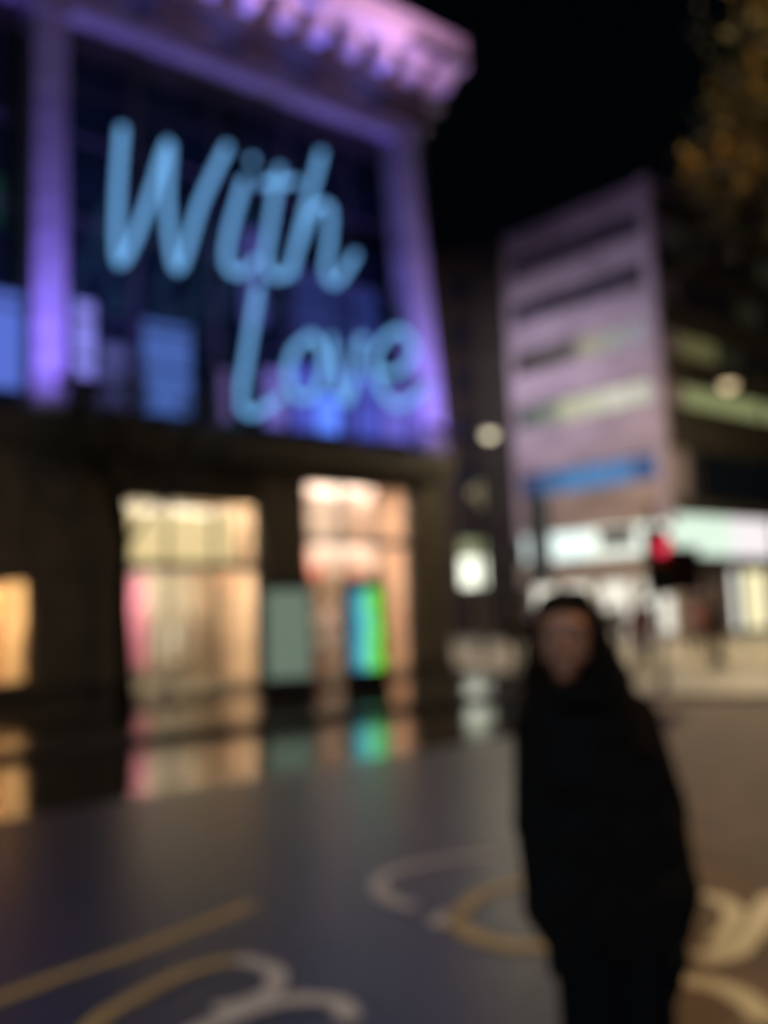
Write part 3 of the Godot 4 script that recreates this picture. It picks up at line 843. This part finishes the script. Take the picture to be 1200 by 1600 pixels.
# ---------------------------------------------------------------- buildings beyond the square
func far_buildings() -> void:
	var corner := V(11.915, 0, -37)
	var along := V(0.682, 0, 0.7314)            # along the pale face towards the corner
	var turn := -0.8203
	var b := thing("office_block", "pale lilac office block with ribbon windows above white lit shops", "building", corner - along * 8.1, turn)
	bx("wall", V(0, 0, -12), V(8.1, 19.9, -0.5), M.lilac, b)
	bx("corner_pier", V(7.55, 4.6, -0.49), V(8.1, 20.0, 0.06), M.lilac, b)
	bx("edge_pier", V(0, 4.6, -0.49), V(0.3, 19.95, 0.03), M.lilac, b)
	var rows := [[17.65, 18.65], [15.25, 16.3], [12.75, 13.75], [10.05, 11.1], [6.75, 7.85]]
	var edge := 19.9
	for r in rows:
		bx("spandrel", V(0.31, r[1], -0.49), V(7.54, edge, 0.0), M.lilac, b)
		edge = r[0]
	bx("spandrel", V(0.31, 4.9, -0.49), V(7.54, edge, 0.0), M.tan, b)
	var dim := [glow(Color(0.1, 0.1, 0.2), 0.25), glow(Color(0.1, 0.11, 0.2), 0.3)]
	var lit := {
		2: [glow(Color(0.2, 0.21, 0.12), 0.4), glow(Color(0.2, 0.2, 0.12), 0.5), glow(Color(0.22, 0.24, 0.14), 0.5), glow(Color(0.6, 0.6, 0.46), 0.8), glow(Color(0.56, 0.58, 0.54), 0.8), glow(Color(0.56, 0.56, 0.6), 0.8)],
		3: [glow(Color(0.38, 0.44, 0.42), 0.7), glow(Color(0.48, 0.54, 0.46), 0.8), glow(Color(0.72, 0.74, 0.58), 0.95), glow(Color(0.7, 0.73, 0.58), 0.95), glow(Color(0.7, 0.73, 0.6), 0.95), glow(Color(0.68, 0.7, 0.58), 0.9)],
		4: [glow(Color(0.14, 0.22, 0.36), 1.5), glow(Color(0.18, 0.34, 0.5), 1.5), glow(Color(0.22, 0.42, 0.6), 1.5), glow(Color(0.22, 0.42, 0.6), 1.5), glow(Color(0.2, 0.4, 0.58), 1.5), glow(Color(0.12, 0.26, 0.42), 1.5)]}
	for r in 5:
		for c in 6:
			var x0 := 0.34 + c * 1.2
			var m: Material = lit[r][c] if lit.has(r) else (M.dark_glass if (c + r) % 3 else dim[r])
			var w := bx("lit_window" if lit.has(r) else "window", V(x0, rows[r][0] + 0.04, -0.45), V(x0 + 1.12, rows[r][1] - 0.04, -0.14), m, b)
			bx("frame", V(0.56, -(rows[r][1] - rows[r][0]) / 2 + 0.05, -0.02), V(0.64, (rows[r][1] - rows[r][0]) / 2 - 0.05, 0.2), M.lilac, w)
	# shop front under it
	bx("fascia_light", V(0.4, 3.65, -0.49), V(4.0, 4.88, 0.1), glow(Color(0.8, 0.86, 0.84), 1.8), b)
	bx("fascia_light", V(4.02, 3.65, -0.49), V(7.9, 4.88, 0.1), glow(Color(0.84, 0.87, 0.82), 1.8), b)
	bx("fascia_board", V(4.6, 4.0, 0.101), V(6.4, 4.8, 0.14), M.dark_wall, b)
	bx("band", V(0, 2.55, -0.49), V(8.1, 3.64, 0.05), M.beige, b)
	for k in 4:
		var x := 0.3 + k * 1.95
		bx("shop_window_light", V(x, 0.3, -0.45), V(x + 1.7, 2.5, -0.4), glow(Color(0.88, 0.86, 0.8), 1.5), b)
		bx("shop_pier", V(x + 1.72, 0, -0.49), V(x + 1.93, 2.54, 0.02), M.beige, b)
	bx("stall_riser", V(0.0, 0, -0.49), V(8.0, 0.28, -0.38), M.beige, b)
	shine(b, V(4.0, 2.2, 0.35), V(0, -0.4, 1), Vector2(7.2, 1.6), Color(1.0, 0.95, 0.82), 3.0)
	# the dark face round the corner
	var d := thing("office_wing", "dark side wing of the office block with a lit greenish window band", "building", corner, TURN)
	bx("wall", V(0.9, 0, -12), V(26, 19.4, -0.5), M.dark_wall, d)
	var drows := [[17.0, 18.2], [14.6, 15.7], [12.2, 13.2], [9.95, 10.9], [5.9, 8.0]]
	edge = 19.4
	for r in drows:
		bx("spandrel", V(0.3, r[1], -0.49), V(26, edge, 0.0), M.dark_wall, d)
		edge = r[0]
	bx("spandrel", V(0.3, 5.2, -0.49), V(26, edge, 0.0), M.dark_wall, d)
	for r in 5:
		for c in 12:
			var x0 := 0.5 + c * 2.1
			var m: Material = M.dim_glass if (c * 7 + r * 3) % 4 == 0 else M.dark_glass
			if r == 3: m = glow(Color(0.56, 0.58, 0.4) if c < 5 else Color(0.3, 0.3, 0.2), 0.9)
			if r == 2 and c < 2: m = glow(Color(0.38, 0.37, 0.24), 0.9)
			if r == 4: m = glow(Color(0.02, 0.04, 0.06), 0.6)
			bx("lit_window" if r > 1 else "window", V(x0, drows[r][0] + 0.03, -0.45), V(x0 + 1.95, drows[r][1] - 0.03, -0.14), m, d)
	for k in 4:
		bx("fascia_light", V(0.3 + k * 4.0, 3.5, -0.49), V(4.2 + k * 4.0, 5.18, 0.12), glow([Color(0.64, 0.7, 0.64), Color(0.7, 0.68, 0.68), Color(0.92, 0.92, 0.86), Color(0.8, 0.8, 0.75)][k], 2.2), d)
	bx("canopy", V(0.4, 2.9, -0.49), V(26, 3.4, 0.5), M.metal, d)
	for k in 8:
		var x := 0.4 + k * 2.5
		bx("shop_window_light", V(x, 0.25, -0.45), V(x + 2.3, 2.85, -0.4), glow([Color(0.84, 0.81, 0.72), Color(0.92, 0.92, 0.88), Color(0.82, 0.78, 0.62), Color(0.8, 0.74, 0.58)][k % 4], 1.8), d)
		bx("shop_pier", V(x + 2.31, 0, -0.49), V(x + 2.49, 2.89, -0.1), M.dark_wall, d)
	shine(d, V(6.0, 2.6, 1.3), V(0, -0.7, 0.7), Vector2(11, 0.8), Color(1.0, 0.92, 0.72), 7.0)
	# the brown building at the end of the street
	var e := thing("brown_building", "dark brown building at the end of the street with small windows", "building", V(1.5, 0, -50.5), -0.05)
	bx("wall", V(0, 0, -12), V(7.4, 21.9, 0), M.brown_wall, e)
	bx("parapet", V(-0.1, 21.9, -12), V(7.5, 22.3, 0.1), M.brown_wall, e)
	for r in 5:
		for c in 3:
			var y: float = 8.3 + r * 2.75
			var x: float = 1.0 + c * 1.75
			var m: Material = glow(Color(0.12, 0.12, 0.18), 0.35) if c == 2 else M.dark_glass
			if r == 1 and c == 2: m = glow(Color(0.75, 0.68, 0.5), 0.7)
			var w := bx("lit_window" if c == 2 else "window", V(x, y, 0.001), V(x + 0.95, y + 1.4, 0.02), m, e)
			bx("sill", V(-0.55, -0.8, -0.01), V(0.55, -0.71, 0.12), M.brown_wall, w)
	bx("shop_window_light", V(2.7, 2.8, 0.001), V(6.6, 4.4, 0.05), glow(Color(0.93, 0.94, 0.86), 2.2), e)
	bx("fascia_light", V(2.7, 4.42, 0.001), V(6.6, 5.4, 0.04), glow(Color(0.62, 0.64, 0.48), 0.9), e)
	bx("door", V(3.4, 0.0, 0.001), V(4.9, 2.6, 0.06), M.wood, e)
	bx("door", V(5.0, 0.0, 0.001), V(6.4, 2.6, 0.06), M.dark_glass, e)
	# lit sloping awning between the brown building and the shops
	var a := thing("awning", "sloping cream lit awning beside the brown building's shop window", "awning", V(5.0, 8.0, -46.2), 0.0)
	var sl := bx("light_panel", V(-0.2, -0.28, -1.6), V(3.1, 0.28, 0.3), glow(Color(0.58, 0.54, 0.42), 1.0), a)
	sl.position = V(0.95, -1.15, -2.0)
	sl.rotation.z = -0.87
	bx("stay", V(0.1, -0.3, -4.4), V(0.2, -0.2, -2.2), M.metal, a)

# ---------------------------------------------------------------- trees
func branch(st: SurfaceTool, from: Vector3, dir: Vector3, length: float, r: float, depth: int, tips: Array, spread: float) -> void:
	var pts := [from]
	var rad := [r]
	var d := dir.normalized()
	var p := from
	for k in 4:
		d = (d + Vector3(rng.randf_range(-0.18, 0.18), rng.randf_range(-0.05, 0.14), rng.randf_range(-0.18, 0.18))).normalized()
		p += d * length / 4
		pts.append(p)
		rad.append(lerpf(r, r * 0.55, (k + 1) / 4.0))
	add_tube(st, pts, rad, 8 if depth > 1 else 5)
	if depth <= 2: tips.append(pts[2])
	tips.append(p)
	if depth == 0: return
	var n := 3 if depth > 1 else 4
	for k in n:
		var a := TAU * (k + rng.randf()) / n
		var side := d.cross(Vector3(cos(a), 0.2, sin(a))).normalized()
		var at: Vector3 = pts[4] if k < 2 else pts[3]
		branch(st, at, d + side * spread * rng.randf_range(0.7, 1.2), length * rng.randf_range(0.58, 0.8), r * 0.5, depth - 1, tips, spread)

func leaf_mesh(l: float) -> Mesh:
	var st := SurfaceTool.new()
	st.begin(Mesh.PRIMITIVE_TRIANGLES)
	var a := V(0, 0, 0)
	var b := V(l * 0.36, l * 0.5, l * 0.1)
	var c := V(0, l, -l * 0.1)
	var d := V(-l * 0.36, l * 0.5, l * 0.1)
	for v in [a, c, b, a, d, c]: st.add_vertex(v)
	st.generate_normals()
	return st.commit()

func crown(tips: Array, per: int, reach: float, size: float, tones: Array, parent: Node) -> void:
	var mm := MultiMesh.new()
	mm.transform_format = MultiMesh.TRANSFORM_3D
	mm.use_colors = true
	mm.mesh = leaf_mesh(size)
	mm.instance_count = tips.size() * per
	var i := 0
	for t in tips:
		var tone: Color = tones[rng.randi() % tones.size()]
		for k in per:
			var o := Vector3(rng.randfn(), rng.randfn() * 0.8, rng.randfn()) * reach
			var bs := Basis.from_euler(V(rng.randf() * TAU, rng.randf() * TAU, rng.randf() * TAU)).scaled(Vector3.ONE * rng.randf_range(0.7, 1.3))
			mm.set_instance_transform(i, Transform3D(bs, t + o))
			var v := rng.randf_range(0.7, 1.3)
			mm.set_instance_color(i, Color(tone.r * v, tone.g * v, tone.b * v))
			i += 1
	var o := MultiMeshInstance3D.new()
	o.name = "crown"
	o.multimesh = mm
	var m := mat(Color(1, 1, 1), 0.6)
	m.vertex_color_use_as_albedo = true
	m.backlight_enabled = true
	m.backlight = Color(0.12, 0.1, 0.03)
	m.cull_mode = BaseMaterial3D.CULL_DISABLED
	o.material_override = m
	o.set_meta("kind", "stuff")
	parent.add_child(o, true)

func trees() -> void:
	rng.seed = 21
	var t := thing("autumn_tree", "street tree with gold and olive autumn leaves over the brown paving", "tree", V(4.75, ROAD, -7.3))
	var st := SurfaceTool.new()
	st.begin(Mesh.PRIMITIVE_TRIANGLES)
	var tips := []
	add_tube(st, [V(0, -0.05, 0), V(0.02, 0.4, 0), V(0.05, 1.5, 0), V(0, 3.0, 0.05)], [0.24, 0.17, 0.15, 0.13], 12)
	for d in [V(-0.75, 1, 0.1), V(-0.35, 1.1, -0.6), V(0.6, 1, 0.3), V(0.1, 1.2, 0.7), V(-0.1, 1.6, 0.0)]:
		branch(st, V(0, 2.9, 0.05), d, 1.75, 0.09, 3, tips, 0.7)
	part("trunk", st.commit(), M.bark, t)
	crown(tips, 12, 0.12, 0.095, [Color(0.24, 0.17, 0.04), Color(0.34, 0.21, 0.04), Color(0.07, 0.08, 0.04), Color(0.14, 0.13, 0.05)], t)
	# nearly bare tree before the store's stone pier
	rng.seed = 5
	var q := thing("bare_tree", "nearly bare young tree standing before the store's stone pier", "tree", F(6.1, 0.0, 2.6))
	st = SurfaceTool.new()
	st.begin(Mesh.PRIMITIVE_TRIANGLES)
	tips = []
	add_tube(st, [V(0, -0.02, 0), V(0.01, 0.5, 0), V(-0.04, 1.8, 0), V(0.0, 3.0, 0.0)], [0.17, 0.12, 0.1, 0.085], 12)
	for d in [V(-0.5, 1, 0.2), V(0.5, 1, -0.3), V(0.15, 1.3, 0.5), V(-0.1, 1.4, -0.4)]:
		branch(st, V(0, 2.9, 0.0), d, 1.2, 0.06, 3, tips, 0.6)
	part("trunk", st.commit(), M.bark, q)
	crown(tips, 5, 0.13, 0.1, [Color(0.05, 0.07, 0.05), Color(0.06, 0.06, 0.04)], q)

# ---------------------------------------------------------------- people
# a head about the origin at its centre, facing +z
func head_bones(o: Vector3, f: Vector3) -> Array:
	var r := Vector3.UP.cross(f).normalized()
	var at := func(x: float, y: float, z: float) -> Vector3: return o + r * x + Vector3.UP * y + f * z
	return [
		[at.call(0, 0.035, -0.015), at.call(0, 0.03, 0.01), 0.085, 0.08],
		[at.call(0, -0.02, 0.03), at.call(0, -0.075, 0.05), 0.062, 0.04],
		[at.call(-0.035, -0.01, 0.05), at.call(0.035, -0.01, 0.05), 0.034, 0.034],
		[at.call(-0.036, -0.045, 0.045), at.call(0.036, -0.045, 0.045), 0.032, 0.032],
		[at.call(0, -0.1, 0.07), at.call(0, -0.095, 0.06), 0.024, 0.026],
		[at.call(0, 0.018, 0.088), at.call(0, -0.028, 0.108), 0.009, 0.014],
		[at.call(-0.016, -0.034, 0.094), at.call(0.016, -0.034, 0.094), 0.009, 0.009],
		[at.call(-0.042, 0.03, 0.072), at.call(0.042, 0.03, 0.072), 0.018, 0.018],
		[at.call(-0.02, -0.062, 0.088), at.call(0.02, -0.062, 0.088), 0.009, 0.009],
		[at.call(-0.018, -0.074, 0.086), at.call(0.018, -0.074, 0.086), 0.009, 0.009],
		[at.call(-0.082, 0.02, -0.012), at.call(-0.078, -0.03, 0.0), 0.018, 0.012],
		[at.call(0.082, 0.02, -0.012), at.call(0.078, -0.03, 0.0), 0.018, 0.012],
		[at.call(-0.032, 0.01, 0.1), at.call(-0.03, 0.01, 0.104), 0.013, 0.013, "cut"],
		[at.call(0.032, 0.01, 0.1), at.call(0.03, 0.01, 0.104), 0.013, 0.013, "cut"]]

func eyes(o: Vector3, f: Vector3, parent: Node) -> void:
	var r := Vector3.UP.cross(f).normalized()
	var s := SphereMesh.new()
	s.radius = 0.0125
	s.height = 0.025
	s.radial_segments = 14
	s.rings = 8
	var iris := SphereMesh.new()
	iris.radius = 0.006
	iris.height = 0.012
	iris.radial_segments = 10
	iris.rings = 6
	for x in [-0.031, 0.031]:
		part("eye", s, M.eye_white, parent, o + r * x + V(0, 0.01, 0) + f * 0.081)
		part("iris", iris, M.eye, parent, o + r * x + V(0, 0.01, 0) + f * 0.0885)
		part("eyelid", tube(curve([o + r * (x - 0.016) + V(0, 0.011, 0) + f * 0.084, o + r * x + V(0, 0.018, 0) + f * 0.093, o + r * (x + 0.016) + V(0, 0.011, 0) + f * 0.084], 4), [0.003, 0.004, 0.004, 0.004, 0.004, 0.004, 0.004, 0.004, 0.003], 6), M.skin, parent)
		part("eyebrow", tube(curve([o + r * (x - 0.019) + V(0, 0.033, 0) + f * 0.087, o + r * x + V(0, 0.039, 0) + f * 0.091, o + r * (x + 0.019) + V(0, 0.033, 0) + f * 0.087], 4), [0.002, 0.003, 0.003, 0.0035, 0.0035, 0.0035, 0.003, 0.003, 0.002], 6), M.hair, parent)
	part("mouth", tube(curve([o + r * -0.024 + V(0, -0.068, 0) + f * 0.092, o + V(0, -0.069, 0) + f * 0.099, o + r * 0.024 + V(0, -0.068, 0) + f * 0.092], 4), [0.003, 0.005, 0.005, 0.005, 0.006, 0.005, 0.005, 0.005, 0.003], 6), M.lips, parent)

func hand_bones(w: Vector3, side: float) -> Array:
	var out := [[w + V(0, 0.02, 0), w + V(-0.004 * side, -0.07, 0.01), 0.026, 0.032], [w + V(0, -0.03, 0.02), w + V(0, -0.07, -0.018), 0.022, 0.022]]
	for k in 4:
		var z := 0.032 - k * 0.02
		var l: float = [0.066, 0.076, 0.07, 0.054][k]
		var a := w + V(-0.003 * side, -0.085, z)
		var b := a + V(-0.006 * side, -l * 0.5, 0.004)
		var c := b + V(-0.018 * side, -l * 0.5, 0.002)
		out.append([a, b, 0.0095, 0.009])
		out.append([b, c, 0.009, 0.008])
	var t := w + V(-0.008 * side, -0.035, 0.035)
	out.append([t, t + V(-0.012 * side, -0.03, 0.022), 0.012, 0.0105])
	out.append([t + V(-0.012 * side, -0.03, 0.022), t + V(-0.02 * side, -0.058, 0.026), 0.0105, 0.009])
	return out

func hero() -> void:
	var t := thing("person", "person in a loose black coat with long dark hair standing on the road", "person", V(0.6, ROAD + 0.004, -2.65))
	var f := V(-0.3, -0.03, 0.95).normalized()
	var hc := V(-0.085, 1.605, 0.02)
	# the body: head, neck and the trunk and limbs beneath the clothes
	var body := head_bones(hc, f)
	body.append([hc + V(0.005, -0.06, -0.02), V(-0.06, 1.4, -0.02), 0.05, 0.055])
	body.append([V(-0.06, 1.4, -0.02), V(-0.03, 1.25, 0.0), 0.06, 0.1])
	var skin := part("body", blob(body, 0.0048, 0.018), M.skin, t)
	eyes(hc, f, skin)
	# hair: crown, back and long locks down both sides
	var r := Vector3.UP.cross(f).normalized()
	var hair := [
		[hc + V(0, 0.045, 0) - f * 0.03, hc + V(0, 0.052, 0) - f * 0.002, 0.096, 0.084],
		[hc + V(0, 0.02, 0) - f * 0.05, hc + V(0.03, -0.2, 0) - f * 0.08, 0.085, 0.095]]
	for q in [[1.0, 0.075, 0.03, 0.1, -0.08, 0.04], [1.0, 0.1, -0.08, 0.15, -0.2, 0.05], [1.0, 0.15, -0.2, 0.19, -0.32, 0.055], [-1.0, 0.075, 0.03, 0.075, -0.1, 0.032], [-1.0, 0.075, -0.1, 0.07, -0.3, 0.042]]:
		hair.append([hc + r * q[0] * q[1] + V(0, q[2], 0) - f * 0.02, hc + r * q[0] * q[3] + V(0, q[4], 0) + f * 0.0, q[5] - 0.005, q[5]])
	for k in 22:
		# locks fall from the parting past the ears on to the shoulders
		var q := -1.0 if k % 2 else 1.0
		var back := rng.randf_range(-0.06, 0.05)
		var wide := 1.4 if q > 0 else 1.0
		var a := hc + r * q * rng.randf_range(0.02, 0.06) + V(0, rng.randf_range(0.1, 0.125), 0) + f * (back * 0.6 + 0.01)
		var b := hc + r * q * rng.randf_range(0.09, 0.1) + V(0, 0.02, 0) + f * back
		var c := hc + r * q * rng.randf_range(0.09, 0.118) * wide + V(0, -0.12, 0) + f * (back + 0.01)
		var e := hc + r * q * rng.randf_range(0.08, 0.15) * wide + V(0, -rng.randf_range(0.24, 0.34), 0) + f * (back * 1.2 + 0.05)
		var w := rng.randf_range(0.011, 0.017)
		hair.append([a, b, w, w]); hair.append([b, c, w, w]); hair.append([c, e, w, w * 0.5])
	part("hair", blob(hair, 0.0055, 0.012), M.hair, t)
	# loose coat, leaning a little; sleeves over the hands
	var coat := [
		[V(-0.055, 1.4, -0.01), V(-0.03, 1.32, 0.0), 0.085, 0.12],
		[V(-0.13, 1.335, 0.0), V(0.03, 1.345, 0.0), 0.085, 0.09],
		[V(-0.07, 1.22, 0.0), V(0.05, 1.2, 0.0), 0.14, 0.145],
		[V(-0.075, 1.05, 0.0), V(0.075, 1.03, 0.0), 0.14, 0.145],
		[V(-0.08, 0.9, 0.0), V(0.09, 0.88, 0.0), 0.14, 0.14],
		[V(-0.07, 0.78, 0.0), V(0.08, 0.76, 0.0), 0.12, 0.12],
		[V(-0.165, 1.34, 0.0), V(-0.187, 1.08, -0.01), 0.082, 0.07],
		[V(-0.185, 1.08, -0.01), V(-0.188, 0.86, 0.05), 0.068, 0.058],
		[V(-0.188, 0.86, 0.05), V(-0.165, 0.79, 0.06), 0.058, 0.045],
		[V(0.085, 1.35, 0.0), V(0.16, 1.1, -0.01), 0.092, 0.082],
		[V(0.15, 1.1, -0.01), V(0.182, 0.88, 0.04), 0.08, 0.066],
		[V(0.182, 0.88, 0.04), V(0.168, 0.79, 0.06), 0.064, 0.048]]
	# shoulder seams, front edge and folds
	coat.append([V(-0.03, 1.36, 0.13), V(0.0, 0.74, 0.17), 0.012, 0.012])
	for k in 26:
		var y := rng.randf_range(0.82, 1.3)
		var q := -1.0 if k % 2 else 1.0
		var x := q * rng.randf_range(0.03, 0.14)
		var z := rng.randf_range(0.13, 0.15)
		coat.append([V(x, y, z), V(x + rng.randf_range(-0.05, 0.05), y - rng.randf_range(0.06, 0.14), z + 0.005), 0.012, 0.004])
	for q in [[V(-0.185, 1.08, -0.01), 0.068], [V(-0.187, 0.95, 0.03), 0.064], [V(0.15, 1.1, -0.01), 0.08], [V(0.17, 0.97, 0.02), 0.073]]:
		coat.append([q[0] + V(-q[1] * 0.7, 0.02, q[1] * 0.6), q[0] + V(q[1] * 0.7, -0.02, q[1] * 0.75), 0.013, 0.01])
	part("coat", blob(coat, 0.009, 0.02, 0.8), M.cloth, t)
	part("collar", blob([[V(-0.13, 1.43, 0.0), V(-0.09, 1.435, 0.075), 0.03, 0.03], [V(-0.09, 1.435, 0.075), V(-0.02, 1.43, 0.07), 0.03, 0.03], [V(-0.02, 1.43, 0.07), V(0.02, 1.43, -0.02), 0.03, 0.032], [V(0.02, 1.43, -0.02), V(-0.06, 1.45, -0.08), 0.034, 0.034]], 0.009, 0.03), M.cloth, t)
	part("glove", blob(hand_bones(V(-0.165, 0.775, 0.05), -1.0), 0.0042, 0.008), M.cloth, t)
	part("glove", blob(hand_bones(V(0.168, 0.775, 0.05), 1.0), 0.0042, 0.008), M.cloth, t)
	part("trousers", blob([
		[V(-0.065, 0.85, 0), V(-0.078, 0.46, 0.03), 0.1, 0.082], [V(-0.078, 0.46, 0.03), V(-0.08, 0.1, 0.0), 0.08, 0.07],
		[V(0.07, 0.85, 0), V(0.082, 0.46, 0.0), 0.1, 0.082], [V(0.082, 0.46, 0.0), V(0.085, 0.1, -0.04), 0.08, 0.07]], 0.011, 0.02), M.trousers, t)
	for s in [[-0.08, 0.0], [0.085, -0.04]]:
		part("shoe", blob([[V(s[0], 0.05, s[1] - 0.03), V(s[0] - 0.01, 0.045, s[1] + 0.12), 0.045, 0.04], [V(s[0], 0.08, s[1] - 0.02), V(s[0], 0.04, s[1] - 0.04), 0.045, 0.04], [V(s[0] - 0.01, 0.04, s[1] + 0.1), V(s[0] - 0.015, 0.035, s[1] + 0.17), 0.038, 0.034]], 0.008, 0.02), M.black, t)

# a passer-by, built once per person: h is the height, stride how far the feet are apart
func passer(at: Vector3, turn: float, h: float, stride: float, coat: Material, legs: Material, hair: Material, label: String) -> void:
	var t := thing("person", label, "person", at, turn, "people before the shops")
	var k := h / 1.72
	var hc := V(0, 1.6, 0.02)
	var f := V(0, 0, 1)
	var body := head_bones(hc, f)
	body.append([hc + V(0, -0.06, -0.02), V(0, 1.38, -0.02), 0.05, 0.06])
	for s in [-1.0, 1.0]:
		body.append_array(hand_bones(V(0.26 * s, 0.86, 0.06 * s * stride / 0.3), s))
		body.append([V(0.255 * s, 1.0, 0.03 * s), V(0.26 * s, 0.85, 0.06 * s * stride / 0.3), 0.03, 0.024])
	body.append([V(0, 1.38, -0.02), V(0, 1.2, 0), 0.08, 0.11])
	for s in [-1.0, 1.0]:
		body.append([V(0.04 * s, 1.3, 0), V(0.18 * s, 1.34, 0), 0.06, 0.045])
		body.append([V(0.18 * s, 1.34, 0), V(0.255 * s, 1.0, 0.03 * s), 0.045, 0.032])
	var parts := [["body", blob(body, 0.0085, 0.014), M.skin]]
	parts.append(["hair", blob([[hc + V(0, 0.05, -0.03), hc + V(0, 0.05, 0.005), 0.098, 0.085], [hc + V(0, 0.0, -0.06), hc + V(0, -0.1, -0.07), 0.08, 0.065]], 0.012, 0.03), hair])
	var c := [[V(-0.09, 1.28, 0), V(0.09, 1.28, 0), 0.13, 0.13], [V(-0.07, 1.1, 0), V(0.07, 1.1, 0), 0.125, 0.125], [V(-0.08, 0.92, 0), V(0.08, 0.92, 0), 0.13, 0.13], [V(-0.08, 0.78, 0), V(0.08, 0.78, 0), 0.12, 0.12]]
	var l := []
	for s in [-1.0, 1.0]:
		var sw: float = s * stride / 0.3
		c.append([V(0.16 * s, 1.36, 0), V(0.25 * s, 1.08, -0.03 * sw), 0.075, 0.058])
		c.append([V(0.25 * s, 1.08, -0.03 * sw), V(0.26 * s, 0.9, 0.06 * sw), 0.058, 0.045])
		l.append([V(0.08 * s, 0.86, 0), V(0.085 * s, 0.48, -0.25 * stride * s + 0.03), 0.1, 0.07])
		l.append([V(0.085 * s, 0.48, -0.25 * stride * s + 0.03), V(0.085 * s, 0.09, -0.5 * stride * s), 0.068, 0.05])
	parts.append(["coat", blob(c, 0.016, 0.035, 0.8), coat])
	parts.append(["trousers", blob(l, 0.016, 0.02), legs])
	for s in [-1.0, 1.0]:
		var z: float = -0.5 * stride * s
		parts.append(["shoe", blob([[V(0.085 * s, 0.05, z - 0.03), V(0.09 * s, 0.045, z + 0.13), 0.045, 0.04], [V(0.085 * s, 0.09, z), V(0.085 * s, 0.05, z - 0.03), 0.045, 0.042]], 0.014, 0.02), M.black])
	for q in parts:
		var o := part(q[0], q[1], q[2], t)
		o.scale = Vector3.ONE * k

func people() -> void:
	hero()
	var dark := mat(lin(0.015, 0.015, 0.016), 0.9)
	var grey := mat(lin(0.16, 0.16, 0.16), 0.9)
	var rose := mat(lin(0.5, 0.2, 0.19), 0.8)
	var blue := mat(lin(0.12, 0.16, 0.2), 0.9)
	var teal := mat(lin(0.02, 0.035, 0.035), 0.9)
	var jeans := mat(lin(0.06, 0.07, 0.09), 0.9)
	passer(V(7.95, 0.002, -22.0), 0.6, 1.76, 0.35, dark, dark, M.hair, "person in a black jacket walking past the lit shops of the dark wing")
	passer(V(6.45, 0.002, -23.2), -0.5, 1.68, 0.25, rose, jeans, M.hair, "person in a rose pink jacket before the white lit shops")
	passer(V(5.6, 0.002, -23.6), 2.6, 1.72, 0.3, grey, jeans, M.hair, "person in a grey coat walking away near the one in pink")
	passer(V(6.95, 0.002, -24.6), 2.9, 1.8, 0.2, blue, jeans, M.hair, "person in a slate blue coat standing behind the traffic light")
	passer(V(2.95, 0.002, -21.0), 0.8, 1.8, 0.3, teal, dark, M.hair, "person in a dark teal coat walking near the store corner")
	passer(V(8.9, 0.002, -24.5), -2.4, 1.7, 0.3, grey, dark, M.hair, "person in a grey coat and dark trousers beyond the one in the black jacket")
	passer(V(7.4, 0.002, -29.0), 0.3, 1.74, 0.25, blue, dark, M.hair, "person in a slate blue coat and dark trousers far off by the white shops")
	passer(V(9.6, 0.002, -28.0), 1.9, 1.66, 0.3, rose, dark, M.hair, "person in a rose jacket and dark trousers by the dark wing's shops")
